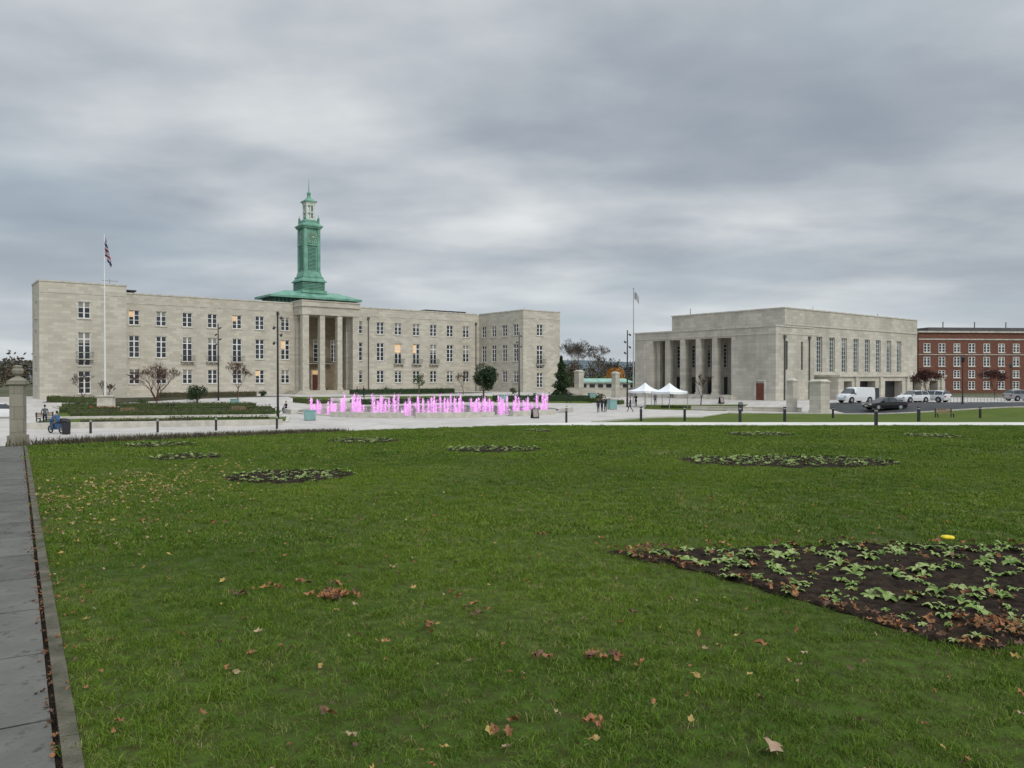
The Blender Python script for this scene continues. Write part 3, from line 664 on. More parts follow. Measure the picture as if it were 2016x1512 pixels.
# ------------------------------------------------------------------ street furniture
def lampcol(px,D,top):
    x=PX(px,D); z=T(x,D); mb=MB(); h=top-z
    mb.tube((0,0,0),(0,0,1.2),.14,.13,10); mb.tube((0,0,1.2),(0,0,h),.11,.07,10)
    for k,(zz,s) in enumerate(((h-.6,1),(h-1.6,-1),(h-2.3,1),(h-3.1,-1))):
        mb.tube((0,0,zz),(s*.35,0,zz),.03,.03,6); mb.tube((s*.35,-.22,zz-.1),(s*.35,.2,zz+.08),.12,.1,8); 
    return mb.obj('lighting_column',[DARK],None,(x,D,z),R.uniform(-.5,.5))
lampcol(547,76,9.7);lampcol(430,116,11.2);lampcol(1022,124,10.4);lampcol(1235,105,9.6)
def flagpole(px,D,top,flag):
    x=PX(px,D);z=T(x,D); mb=MB(); h=top-z
    mb.tube((0,0,0),(0,0,.5),.16,.14,10); mb.tube((0,0,.5),(0,0,h),.11,.05,10); mb.ball((0,0,h+.08),.11,.11,.09)
    o=mb.obj('flagpole',[WHITE if flag else GREYM],None,(x,D,z))
    fm=MB(); nu,nv=36,18
    for i in range(nu):
        for j in range(nv):
            def FP(i,j):
                a=i/nu;b_=j/nv
                if flag:
                    X=.08+.42*a+.42*b_*a+.12*math.sin(a*17+b_*1.5); Z=h-.2-b_*1.9*(1-.1*a)-a*2.2
                    Y=.20*math.sin(a*15+b_*2)*(.3+a)
                else: X=.1+a*.7; Z=h-.2-b_*1.1-a*.9; Y=.15*math.sin(a*8+b_)
                return (X,Y,Z)
            u=(i+.5)/nu*2-1; v=(j+.5)/nv*2-1
            if flag:
                mi=0
                if abs(abs(u)-abs(v))<.20: mi=1
                if abs(abs(u)-abs(v))<.08: mi=2
                if abs(u)<.18 or abs(v)<.30: mi=1
                if abs(u)<.11 or abs(v)<.2: mi=2
            else: mi=1
            fm.face([FP(i,j),FP(i+1,j),FP(i+1,j+1),FP(i,j+1)],mi)
    fm.obj('flag',[M('flag_blue',(.012,.02,.09),.8,.1,2),M('flag_white',(.40,.41,.43),.8,.05,2),M('flag_red',(.22,.02,.03),.8,.1,2)],o,smooth=True)
flagpole(207,96,20.8,True);flagpole(1247,112,16.,False)
x,y=PX(209,93),93; mb=MB()
mb.box(-1.9,1.9,-1.9,1.9,-.1,.25);mb.box(-1.4,1.4,-1.4,1.4,.25,.5);mb.box(-.85,.85,-.6,.6,.5,1.75);mb.box(-1.,1.,-.75,.75,1.75,1.9)
for k in range(14):
    a=R.uniform(2.6,6.8); rr=R.uniform(2.1,3.0); c=(rr*math.cos(a)*1.2,rr*math.sin(a)*.6,.12); mb.ball(c,.28,.28,.12,1,8,4)
for k in range(5): mb.ball((-1.2+k*.6,-1.62,.42),.25,.1,.25,1,8,5)
mb.obj('war_memorial',[TRIM,M('poppy_red',(.5,.03,.02),.7,.2,4)],None,(x,y,T(x,y)),.2)
x,y=-15.55,24.2; mb=MB()
mb.box(-.25,.25,-.25,.25,-.3,.3);mb.box(-.19,.19,-.19,.19,.3,1.9);mb.box(-.25,.25,-.25,.25,1.9,2.02);mb.frus((-.22,.22,-.22,.22),(-.1,.1,-.1,.1),2.02,2.12)
prev=(.09,2.12)
for r_,z_ in ((.07,2.16),(.15,2.24),(.17,2.34),(.12,2.42),(.14,2.46),(.05,2.5)):
    mb.tube((0,0,prev[1]),(0,0,z_),prev[0],r_,10); prev=(r_,z_)
mb.obj('stone_gate_pier',[brickmat('weathered_pier',(.33,.31,.25),(.27,.25,.2),(.18,.17,.14),.5,.4,.01,stain=.7,sscale=2,stainc=(.15,.15,.10))],None,(x,y,T(x,y-.3)),rad(20))
for px,D in ((545,62),(425,60),(310,58),(178,57)):
    x=PX(px,D); mb=MB(); mb.tube((0,0,0),(0,0,.85),.09,.09,10);mb.tube((0,0,.85),(0,0,.98),.075,.07,10,1); mb.obj('bollard',[DARK,GREYM],None,(x,D,T(x,D)-.03))
for px,D in ((1115,47),(1262,46),(1348,46),(1457,42.3),(1545,44),(1725,39.0),(1809,44.5),(1640,60),(1930,60)):
    x=PX(px,D); mb=MB(); mb.box(-.065,.065,-.065,.065,-.1,.72);mb.box(-.06,.06,-.06,.06,.72,.8,1);mb.box(-.07,.07,-.07,.07,.8,.86); mb.obj('bollard',[DARK,GREYM],None,(x,D,T(x,D)))
TEAL=M('teal_box',(.22,.38,.36),.6,.1,2)
for px,D,w,h in ((610,74,1.05,.9),(462,104,1.1,1.1),(1205,98,.95,1.1),(990,118,1.1,1.),(1165,122,1.,.8)):
    x=PX(px,D); mb=MB(); mb.box(-w/2,w/2,-w/2,w/2,.06,h);mb.box(-w/2-.04,w/2+.04,-w/2-.04,w/2+.04,h,h+.06);
    for sx in (-1,1):
        for sy in (-1,1): mb.box(sx*w*.4-.05,sx*w*.4+.05,sy*w*.4-.05,sy*w*.4+.05,-.05,.06,1)
    mb.obj('utility_box',[TEAL,DARK],None,(x,D,T(x,D)),.3)
def litterbin(px,D):
    x=PX(px,D); mb=MB(); mb.tube((0,0,0),(0,0,.85),.27,.3,14); mb.tube((0,0,.95),(0,0,1.1),.32,.2,14)
    for k in range(4):
        a=k*math.pi/2; mb.tube((.26*math.cos(a),.26*math.sin(a),.85),(.26*math.cos(a),.26*math.sin(a),.95),.03,.03,5)
    mb.obj('litter_bin',[DARK],None,(x,D,T(x,D)))
litterbin(130,56);litterbin(1053,120);litterbin(1458,92)
def aboard(px,D):
    x=PX(px,D); mb=MB()
    for s in (-1,1): mb.face([(-.3,s*.28,0),(.3,s*.28,0),(.3,s*.03,.9),(-.3,s*.03,.9)],0)
    for s in (-1,1): mb.face([(-.24,s*.255,.15),(.24,s*.255,.15),(.24,s*.065,.83),(-.24,s*.065,.83)],1)
    for a in (-.3,.3):
        for s in (-1,1): mb.tube((a,s*.29,0),(a,s*.03,.92),.02,.02,5)
    mb.obj('pavement_sign',[DARK,M('sign_panel',(.35,.28,.28),.6,.3,5)],None,(x,D,T(x,D)),.4)
aboard(1053,70);aboard(1420,104)
CANV=M('white_canvas',(.84,.85,.88),.7,.04,2)
def gazebo(px,D,w=3.3):
    x=PX(px,D); mb=MB(); h=w/2
    for sx in (-1,1):
        for sy in (-1,1): mb.box(sx*h-.03,sx*h+.03,sy*h-.03,sy*h+.03,0,2.1,1)
    c=[(-h,-h,2.25),(h,-h,2.25),(h,h,2.25),(-h,h,2.25)]
    for i in range(4):
        a=Vector(c[i]);b_=Vector(c[(i+1)%4]); top=Vector((0,0,3.35))
        def Q(s,t): 
            p=a.lerp(b_,s).lerp(top,t); p.z-=.28*math.sin(math.pi*t)*(1)+.1*math.sin(math.pi*s)*(1-t); return p
        for si in range(6):
            for ti in range(6): mb.face([Q(si/6,ti/6),Q((si+1)/6,ti/6),Q((si+1)/6,(ti+1)/6),Q(si/6,(ti+1)/6)],0)
        for si in range(6):
            p,q=Q(si/6,0),Q((si+1)/6,0); mb.face([p,q,q-Vector((0,0,.28)),p-Vector((0,0,.28))],0)
    mb.obj('gazebo',[CANV,GREYM],None,(x,D,T(x,D)),rad(33))
gazebo(1270,106);gazebo(1318,101)
pv=empty('garden_pavilion',(PX(1187,150),150,0)); mb=MB(); mb.box(-5,5,-2,2,0,2.1,0); mb.box(-5.6,5.6,-2.6,2.6,2.1,2.3,1); mb.frus((-5.5,5.5,-2.5,2.5),(-4,4,-1,1),2.3,2.9,1)
for k in range(6): mb.box(-4.4+k*1.6,-3.4+k*1.6,-2.06,-2.003,.5,1.8,2)
mb.obj('pavilion_body',[TRIM,M('pale_copper',(.3,.48,.40),.6,.2,1),GLASS],pv)
pier('stone_gate_pier',PX(1140,128),128,1.1,1.1,4.0,AX);pier('stone_gate_pier',PX(1212,122),122,.9,.9,3.7,AX)
w=MB();w.box(-6,6,-.2,.2,-.3,1.3);w.box(-6,6,-.26,.26,1.3,1.42);w.obj('stone_wall',[STONE2],None,(PX(1185,127),127,0),.0)
def bench(px,D,rz):
    x=PX(px,D); mb=MB()
    for k in range(4): mb.box(-.9,.9,-.22+k*.12,-.13+k*.12,.42,.46)
    for k in range(3): mb.box(-.9,.9,.28,.32,.55+k*.13,.64+k*.13)
    for s in (-.8,.8): mb.box(s-.04,s+.04,-.22,-.14,0,.42,1);mb.box(s-.04,s+.04,.24,.3,0,.95,1);mb.box(s-.035,s+.035,-.14,.24,.36,.42,1)
    mb.obj('park_bench',[M('bench_wood',(.25,.17,.1),.6,.2,5),DARK],None,(x,D,T(x,D)),rz)
bench(92,70,1.2);bench(1860,78,0);bench(470,84,.4);bench(250,80.5,.2);bench(1330,118,.6)
x,y=PX(1925,97),97; mb=MB()
for k in range(9):
    a=k*.85; mb.tube((a,0,0),(a,0,.8),.03,.03,6);mb.tube((a,.7,0),(a,.7,.8),.03,.03,6);mb.tube((a,0,.8),(a,.7,.8),.03,.03,6)
mb.obj('bike_rack',[GREYM],None,(x-3,y,T(x,y)))
def lamp(px,D,h=5.8):
    x=PX(px,D); mb=MB(); mb.tube((0,0,0),(0,0,.9),.12,.1,8); mb.tube((0,0,.9),(0,0,h),.06,.045,8)
    mb.tube((0,0,h),(0,0,h+.1),.1,.22,8);mb.tube((0,0,h+.1),(0,0,h+.5),.18,.26,8,1);mb.tube((0,0,h+.5),(0,0,h+.75),.3,.06,8)
    mb.obj('street_lamp',[DARK,GLASS],None,(x,D,T(x,D)))
lamp(1895,92,5.0);lamp(1640,118,4.);lamp(1990,120,4.6)
x=PX(1717,99);mb=MB();mb.box(-.9,.9,-.15,.15,.3,1.8);mb.box(-.85,.85,-.165,-.153,.5,1.7,1);mb.box(-.8,-.7,-.1,.1,-.1,.3);mb.box(.7,.8,-.1,.1,-.1,.3);mb.obj('notice_board',[DARK,M('board_face',(.05,.06,.07),.4,.3,4)],None,(x,99,T(x,99)),.2)

# ------------------------------------------------------------------ vehicles
TYRE=M('tyre_rubber',(.02,.02,.02),.8,.2,5); RIM=M('wheel_rim',(.45,.45,.47),.35,.1,5,metal=.6); REDL=M('tail_light',(.4,.01,.01),.3,.1,2); HEADL=M('head_light',(.7,.7,.72),.2,.1,2); PLATE=M('number_plate',(.7,.7,.6),.5,.05,2)
def car(name,px,D,rz,paint,st,wb,wr):
    x=PX(px,D); mb=MB()
    rings=[]
    for (sx,zb,zs,hw,zr,rw) in st:
        rings.append([(sx,-hw*.96,zb),(sx,-hw,(zb+zs)/2),(sx,-hw*.97,zs),(sx,-rw,zr-.05 if zr>zs+.1 else zr),(sx,-rw*.7,zr),(sx,rw*.7,zr),(sx,rw,zr-.05 if zr>zs+.1 else zr),(sx,hw*.97,zs),(sx,hw,(zb+zs)/2),(sx,hw*.96,zb)])
    for i in range(len(rings)-1):
        a,b_=rings[i],rings[i+1]; s0,s1=st[i],st[i+1]
        c0=s0[4]>s0[2]+.15; c1=s1[4]>s1[2]+.15
        for k in range(10):
            kk=(k+1)%10; mi=0
            if k in (2,6) and (c0 or c1): mi=1
            if k in (3,4,5) and (c0!=c1): mi=1
            if name=='delivery_van' and k in (2,6) and s0[0]<.6: mi=0
            mb.face([a[k],b_[k],b_[kk],a[kk]],mi)
        if c0 and c1 and name!='delivery_van':
            for sy in (-1,1):
                p=Vector((s0[0],sy*s0[3]*.975,s0[2])); q=Vector((s0[0],sy*(s0[5]+.005),s0[4]-.05)); mb.tube(p,q,.035,.03,4,0)
    mb.face(rings[0][::-1],0);mb.face(rings[-1],0)
    hw=max(s[3] for s in st); xe=st[0][0]; xf=st[-1][0]
    for sx in wb:
        for sy in (-1,1):
            mb.tube((sx,sy*(hw-.25),wr+.02),(sx,sy*(hw+.006),wr+.02),wr*1.16,wr*1.16,18,2)
            mb.tube((sx,sy*(hw-.2),wr),(sx,sy*(hw+.016),wr),wr,wr,18,2); mb.tube((sx,sy*(hw-.1),wr),(sx,sy*(hw+.028),wr),wr*.64,wr*.6,12,3)
    zb=(st[0][1]+st[0][2])/2
    for s in (-1,1):
        mb.box(xe-.03,xe+.05,s*hw*.78-.14,s*hw*.78+.14,zb+.05,zb+.22,4)
        mb.box(xf-.06,xf+.03,s*hw*.72-.18,s*hw*.72+.18,zb,zb+.14,5)
        mb.box(.75,.95,s*(hw+.1)-.09,s*(hw+.1)+.09,st[len(st)//2][2],st[len(st)//2][2]+.16,0)
    mb.box(xf-.02,xf+.035,-.26,.26,.4,.52,6);mb.box(xe-.035,xe+.02,-.26,.26,.5,.62,6)
    return mb.obj(name,[paint,GLASS,TYRE,RIM,REDL,HEADL,PLATE],None,(x,D,T(x,D)+.01),rz)
SAL=[(-2.3,.35,.8,.8,.85,.6),(-2.15,.25,.92,.88,.97,.7),(-1.6,.22,.95,.91,1.0,.72),(-.85,.2,.93,.92,1.38,.6),(0,.2,.91,.92,1.44,.62),(.5,.2,.9,.92,1.38,.6),(1.2,.2,.88,.91,.93,.7),(1.9,.22,.78,.88,.84,.65),(2.2,.25,.66,.8,.7,.6),(2.3,.32,.55,.7,.58,.5)]
HAT=[(-2.0,.35,.85,.8,.95,.65),(-1.95,.25,.95,.86,1.05,.68),(-1.7,.22,.96,.89,1.42,.6),(-.7,.2,.95,.9,1.5,.62),(.2,.2,.93,.9,1.45,.62),(.95,.2,.9,.89,.96,.7),(1.6,.22,.82,.87,.87,.65),(1.95,.25,.68,.8,.72,.6),(2.05,.32,.55,.7,.58,.5)]
VAN=[(-2.3,.3,1.1,.93,1.85,.84),(-2.25,.28,1.15,.95,1.9,.86),(-.5,.25,1.15,.96,1.93,.87),(.5,.25,1.13,.96,1.9,.86),(.9,.25,1.1,.95,1.78,.76),(1.6,.25,1.08,.94,1.13,.8),(2.1,.27,.92,.9,.97,.75),(2.3,.32,.6,.8,.65,.6)]
BLK=M('black_car_paint',(.012,.012,.014),.2,.2,2,spec=.6); WHT=M('white_car_paint',(.75,.76,.77),.25,.03,2,spec=.5); SIL=M('silver_car_paint',(.35,.36,.38),.3,.1,2)
car('parked_car',1742,88,math.pi+.15,BLK,SAL,(-1.35,1.4),.33)
car('delivery_van',1684,97,math.pi+.35,WHT,VAN,(-1.4,1.45),.34)
car('parked_car',1797,98,math.pi+.3,WHT,HAT,(-1.2,1.25),.32)
car('parked_car',1836,99,math.pi-1.0,WHT,HAT,(-1.2,1.25),.32)
car('parked_car',2010,104,.1,SIL,HAT,(-1.2,1.25),.32)
car('parked_car',5,78,.5,WHT,HAT,(-1.2,1.25),.32)
def moped(px,D,rz):
    x=PX(px,D); mb=MB()
    for sx in (-.6,.62):
        for k in range(16):
            a=k*math.pi/8;b_=a+math.pi/8; mb.tube((sx+.25*math.cos(a),0,.29+.25*math.sin(a)),(sx+.25*math.cos(b_),0,.29+.25*math.sin(b_)),.05,.05,6,1)
        mb.tube((sx,-.06,.29),(sx,.06,.29),.1,.1,10,2)
    mb.box(-.75,-.05,-.14,.14,.42,.74);mb.box(-.7,.05,-.13,.13,.74,.84,1);mb.box(-.1,.42,-.16,.16,.28,.36);mb.frus((.3,.42,-.17,.17),(.42,.52,-.16,.16),.3,1.0,0)
    mb.tube((.62,0,.29),(.44,0,1.05),.04,.04,6,2);mb.tube((.42,-.32,1.06),(.42,.32,1.06),.025,.025,6,1);mb.box(-1.0,-.7,-.18,.18,.84,1.12,1)
    mb.obj('moped',[M('blue_moped_paint',(.03,.08,.18),.3,.1,2),TYRE,GREYM],None,(x,D,T(x,D)-.02),rz)
moped(110,57,2.7)

# ------------------------------------------------------------------ people
SKIN=M('skin',(.42,.25,.18),.6,.1,5)
def cloth(n,c): return M(n,c,.85,.2,6)
DRKC=cloth('dark_clothes',(.02,.02,.025)); NAVY=cloth('navy_clothes',(.02,.03,.07)); BLUEC=cloth('blue_jacket',(.05,.13,.28)); GREYC=cloth('grey_clothes',(.12,.12,.13)); HAIR=M('dark_hair',(.02,.014,.01),.7,.2,8); SHOE=M('shoes',(.025,.02,.02),.6,.1,5)
def human(name,x,y,z,rz,pose='stand',top=DRKC,bot=NAVY,h=1.74):
    s=h/1.74
    J={'pel':(0,0,.95),'sp':(0,.01,1.12),'ch':(0,0,1.33),'nk':(0,0,1.49),'hd':(0,.02,1.56)}
    Rr={'pel':.125,'sp':.12,'ch':.145,'nk':.055,'hd':.055}
    for sd,sg in (('l',-1),('r',1)):
        J['sh'+sd]=(sg*.175,0,1.42);J['el'+sd]=(sg*.24,-.02,1.14);J['wr'+sd]=(sg*.25,.05,.90)
        J['hp'+sd]=(sg*.095,0,.90);J['kn'+sd]=(sg*.105,.02,.50);J['an'+sd]=(sg*.11,0,.09);J['to'+sd]=(sg*.12,.17,.035)
        Rr['sh'+sd]=.065;Rr['el'+sd]=.045;Rr['wr'+sd]=.032;Rr['hp'+sd]=.095;Rr['kn'+sd]=.062;Rr['an'+sd]=.042;Rr['to'+sd]=.038
    if pose=='walk':
        J['knl']=(-.1,.2,.53);J['anl']=(-.1,.28,.12);J['tol']=(-.1,.44,.07)
        J['knr']=(.1,-.02,.5);J['anr']=(.1,-.33,.14);J['tor']=(.1,-.2,.035)
        J['ell']=(-.24,-.14,1.16);J['wrl']=(-.24,-.08,.93);J['elr']=(.24,.06,1.15);J['wrr']=(.22,.25,.98)
    if pose=='sit':
        dz=-.45
        for k in ('pel','sp','ch','nk','hd','shl','shr'): J[k]=(J[k][0],J[k][1],J[k][2]+dz)
        for sd,sg in (('l',-1),('r',1)):
            J['hp'+sd]=(sg*.1,.03,.49);J['kn'+sd]=(sg*.13,.43,.50);J['an'+sd]=(sg*.13,.42,.09);J['to'+sd]=(sg*.14,.58,.035)
            J['el'+sd]=(sg*.25,.1,.72);J['wr'+sd]=(sg*.13,.3,.60)
    if pose=='ride':
        dz=-.08
        for k in ('pel','sp','ch','nk','hd','shl','shr'): J[k]=(J[k][0],J[k][1]+(.12 if k in('ch','nk','hd','shl','shr') else 0),J[k][2]+dz)
        for sd,sg in (('l',-1),('r',1)):
            J['hp'+sd]=(sg*.12,.05,.86);J['kn'+sd]=(sg*.2,.45,.78);J['an'+sd]=(sg*.17,.40,.42);J['to'+sd]=(sg*.17,.55,.39)
            J['el'+sd]=(sg*.3,.35,1.1);J['wr'+sd]=(sg*.3,.62,1.1)
    if pose=='phone':
        J['elr']=(.25,.08,1.16);J['wrr']=(.12,.28,1.32);J['ell']=(-.25,.08,1.16);J['wrl']=(-.1,.28,1.30)
    names=list(J); idx={k:i for i,k in enumerate(names)}
    E=[('pel','sp'),('sp','ch'),('ch','nk'),('nk','hd')]
    for sd in 'lr': E+=[('ch','sh'+sd),('sh'+sd,'el'+sd),('el'+sd,'wr'+sd),('pel','hp'+sd),('hp'+sd,'kn'+sd),('kn'+sd,'an'+sd),('an'+sd,'to'+sd)]
    me=bpy.data.meshes.new('tmp'); me.from_pydata([J[k] for k in names],[(idx[a],idx[b]) for a,b in E],[])
    ob=bpy.data.objects.new('tmp',me); COL.objects.link(ob)
    md=ob.modifiers.new('s','SKIN')
    sv=me.skin_vertices[0].data
    for k in names:
        sv[idx[k]].radius=(Rr[k],Rr[k]*(.8 if k in('ch','sp','pel') else 1)); sv[idx[k]].use_root=(k=='pel')
    ms=ob.modifiers.new('b','SUBSURF'); ms.levels=1; ms.render_levels=1
    dg=bpy.context.evaluated_depsgraph_get(); dg.update(); me2=bpy.data.meshes.new_from_object(ob.evaluated_get(dg))
    mb=MB()
    segs=[(Vector(J[a]),Vector(J[b]),2 if b[:2]=='to' else (1 if (a[:2] in('hp','kn') or b[:2]=='hp') else (3 if b=='hd' else 0))) for a,b in E]
    vs=[v.co.copy() for v in me2.vertices]; mb.v=[tuple(v) for v in vs]
    for f in me2.polygons:
        c=f.center; best=None
        for a,b,mi in segs:
            t=clamp((c-a).dot(b-a)/max(1e-9,(b-a).length_squared)); dd=(c-(a+(b-a)*t)).length
            if best is None or dd<best[0]: best=(dd,mi)
        mb.f.append(tuple(f.vertices)); mb.m.append(best[1])
    bpy.data.objects.remove(ob)
    hx,hy,hz=J['hd']; c=(hx,hy+.01,hz+.115)
    mb.ball(c,.075,.092,.115,3,12,9); mb.ball((c[0],c[1]-.018,c[2]+.025),.083,.093,.108,4,12,8)
    mb.tube((c[0],c[1]+.08,c[2]+.01),(c[0],c[1]+.112,c[2]-.02),.008,.015,5,3)
    for sx in (-1,1):
        mb.ball((c[0]+sx*.03,c[1]+.083,c[2]+.01),.012,.008,.008,4,6,4); mb.ball((c[0]+sx*.078,c[1],c[2]-.005),.012,.02,.03,3,6,4)
    mb.box(c[0]-.025,c[0]+.025,c[1]+.078,c[1]+.09,c[2]-.055,c[2]-.047,2)
    for sd,sg in (('l',-1),('r',1)):
        w=Vector(J['wr'+sd]); e=Vector(J['el'+sd]); dr=(w-e).normalized(); sidev=Vector((0,1,0)) if abs(dr.y)<.7 else Vector((1,0,0))
        sidev=(sidev-dr*sidev.dot(dr)).normalized(); nrm=dr.cross(sidev)
        pm=w+dr*.05; mb.ball(pm,.028,.038,.05,3,8,6)
        for k in range(4):
            b0=w+dr*.085+sidev*(.028-.019*k); l=(.036,.042,.04,.03)[k]; b1=b0+dr*l+nrm*.008*-sg; b2=b1+dr*l*.7-nrm*.022*sg
            mb.tube(b0,b1,.009,.008,5,3);mb.tube(b1,b2,.008,.006,5,3)
        t0=w+dr*.035+sidev*.033; t1=t0+sidev*.025+dr*.03; mb.tube(t0,t1,.011,.009,5,3);mb.tube(t1,t1+dr*.028,.009,.007,5,3)
    o=mb.obj(name,[top,bot,SHOE,SKIN,HAIR],None,(x,y,z),rz,True); o.scale=(s,s,s); return o
def person(px,D,rz,pose='stand',top=DRKC,bot=NAVY,h=1.74,dz=0): 
    x=PX(px,D); return human('person',x,D,T(x,D)-.03+dz,rz,pose,top,bot,h)
person(703,118,2.,'stand',DRKC,DRKC,1.8,.5);person(716,119,-2.,'phone',DRKC,NAVY,1.8,.5)
person(1178,90,.6,'stand',DRKC,NAVY,1.68);person(1185,92,-1.,'phone',NAVY,DRKC,1.72);person(1192,91,2.4,'phone',DRKC,DRKC,1.78);person(1241,91,1.2,'walk',DRKC,NAVY,1.74)
person(1290,108,2.9,'stand',GREYC,NAVY,1.7);person(1252,107,.4,'phone',DRKC,DRKC,1.76);person(1120,116,1.4,'walk',NAVY,DRKC,1.7)
a=3.52; human('person',FX+17.3*math.cos(a),FY+17.3*math.sin(a),FZ+.03,-.6+math.pi,'sit',DRKC,NAVY)
person(88,66,.5,'walk',GREYC,NAVY,1.75)
x=PX(110,57); human('person',x+.2,57-.08,T(x,57)-.06,2.7-math.pi/2,'ride',BLUEC,GREYC)
mb=MB(); mb.box(-4,4,-2,2,-.3,.5); mb.box(-4.4,4.4,-2.4,2.4,-.3,.33); mb.box(-4.8,4.8,-2.8,2.8,-.3,.16); mb.obj('stone_steps',[PATHM],None,(PX(710,119),119,T(PX(710,119),119)-.03),AX)

# ------------------------------------------------------------------ beds, grass, leaves
bed1=[(.93,7.7),(2.1,7.88),(3.8,8.05),(5.7,8.0),(5.2,6.9),(4.4,5.9),(3.6,5.1),(3.0,4.75),(2.72,4.95),(2.45,5.5),(1.75,6.75)]
def ell(cx,cy,rx,ry,k=22,pw=1.35):
    P=[]
    for i in range(k):
        t=2*math.pi*i/k; c,s=math.cos(t),math.sin(t)
        x=math.copysign(abs(c)**pw,c)*rx; y=math.copysign(abs(s)**(1/pw),s)*ry
        P.append((cx+x,cy+y))
    return P
beds=[bed1,ell(6.55,18.2,2.5,1.6),ell(-4.3,14.9,1.2,1.2),ell(-.55,22.2,1.4,1.2),ell(-8.3,19.5,.8,1.),ell(-5.1,26.3,1.2,1.5),ell(-11.2,24.2,1.1,1.1),ell(9.8,30.6,1.3,1.4),ell(16,29.3,1.0,1.4),ell(1.1,33.5,.6,1.2)]
def wob(P,a):
    Q=[]
    for i in range(len(P)):
        x0,y0=P[i];x1,y1=P[(i+1)%len(P)]; n_=max(1,int(math.hypot(x1-x0,y1-y0)/.12))
        for k in range(n_):
            x=x0+(x1-x0)*k/n_;y=y0+(y1-y0)*k/n_; Q.append((x+a*noise.noise(Vector((x*3,y*3,0)))+.35*a*noise.noise(Vector((x*9,y*9,3))),y+a*noise.noise(Vector((x*3,y*3,9)))+.35*a*noise.noise(Vector((x*9,y*9,6)))))
    return Q
beds=[wob(P,.09 if i==0 else .16) for i,P in enumerate(beds)]
for i,P in enumerate(beds):
    up=.015
    drape('flower_bed_soil',P,.008,SOIL,step=.07 if i==0 else .2,skirt=.05,zn=lambda x,y:up+.035*abs(noise.noise(Vector((x*6,y*6,1))))+.03*noise.noise(Vector((x*20,y*20,5))))

def scatter(name,pts,scales,objs,tilt=.15):
    col=bpy.data.collections.new(name+'_parts')
    for ob in objs:
        for c in list(ob.users_collection): c.objects.unlink(ob)
        col.objects.link(ob)
    me=bpy.data.meshes.new(name); me.from_pydata(pts,[],[])
    at=me.attributes.new('sc','FLOAT','POINT'); at.data.foreach_set('value',scales)
    o=bpy.data.objects.new(name,me); COL.objects.link(o)
    ng=bpy.data.node_groups.new(name,'GeometryNodeTree')
    ng.interface.new_socket('Geometry',in_out='INPUT',socket_type='NodeSocketGeometry'); ng.interface.new_socket('Geometry',in_out='OUTPUT',socket_type='NodeSocketGeometry')
    N=ng.nodes;L=ng.links; gi=N.new('NodeGroupInput');go=N.new('NodeGroupOutput')
    ip=N.new('GeometryNodeInstanceOnPoints'); ci=N.new('GeometryNodeCollectionInfo'); ci.inputs['Collection'].default_value=col; ci.inputs['Separate Children'].default_value=True; ci.inputs['Reset Children'].default_value=True
    rv=N.new('FunctionNodeRandomValue'); rv.data_type='FLOAT_VECTOR'; rv.inputs[0].default_value=(-tilt,-tilt,0); rv.inputs[1].default_value=(tilt,tilt,6.283)
    na=N.new('GeometryNodeInputNamedAttribute'); na.data_type='FLOAT'; na.inputs['Name'].default_value='sc'
    ip.inputs['Pick Instance'].default_value=True
    L.new(gi.outputs[0],ip.inputs['Points']);L.new(ci.outputs[0],ip.inputs['Instance']);L.new(rv.outputs[0],ip.inputs['Rotation']);L.new(na.outputs[0],ip.inputs['Scale']);L.new(ip.outputs[0],go.inputs[0])
    md=o.modifiers.new('scatter','NODES'); md.node_group=ng
    return o
def tuft(n,rad_,h0,h1,w,straw,seed):
    r=random.Random(seed); mb=MB()
    for i in range(n):
        a=r.uniform(0,6.28); rr=rad_*math.sqrt(r.random()); p=Vector((rr*math.cos(a),rr*math.sin(a),-.005)); h=r.uniform(h0,h1)
        ln=Vector((r.gauss(0,.5),r.gauss(0,.5),0))*h; t=r.uniform(0,6.28); wv=Vector((math.cos(t),math.sin(t),0))*w*r.uniform(.6,1.2)*.5
        m=p+ln*.4+Vector((0,0,h*.6)); e=p+ln*1.3+Vector((0,0,h*.9)); mi=1 if r.random()<straw else 0
        mb.face([p-wv,p+wv,m+wv*.8,m-wv*.8],mi); mb.face([m-wv*.8,m+wv*.8,e],mi)
    return mb.obj('grass_tuft',[BLADE,BLADE2])
def visible(x,y): return y>1.2 and abs(x)<y*.72+2.5
lawnP=[PT(-10,-.02),PT(24.1,-.02),(-7.9,32.6),(0,38.9),(40,38.9),(40,0)]
bb=[(min(p[0] for p in P),max(p[0] for p in P),min(p[1] for p in P),max(p[1] for p in P)) for P in beds]
def onlawn(x,y):
    if not visible(x,y) or not inpoly(x,y,lawnP): return False
    for P,b_ in zip(beds,bb):
        if b_[0]<x<b_[1] and b_[2]<y<b_[3] and inpoly(x,y,P): return False
    return True
def worn(x,y):
    return clamp(.6*(noise.noise(Vector((x*.55+3,y*.4,2)))+.6*noise.noise(Vector((x*1.7,y*1.7,7))))+.34*sm(10,3,y)*sm(4,0,abs(x+.2))+.06)
def gpts(y0,y1,dens):
    A=([],[]);B=([],[])
    n_=int((y1-y0)*(2*(y1*.72+2.5))*dens)
    for i in range(n_):
        y=R.uniform(y0,y1);x=R.uniform(-1,1)*(y1*.72+2.5)
        if onlawn(x,y):
            q=noise.noise(Vector((x*.8,y*.8,0)))+.5*noise.noise(Vector((x*3,y*3,4))); k=B if R.random()<worn(x,y) else A
            k[0].append((x,y,T(x,y))); k[1].append(R.uniform(.7,1.15)*(1+.4*q)*(.8 if k is B else 1))
    return A,B
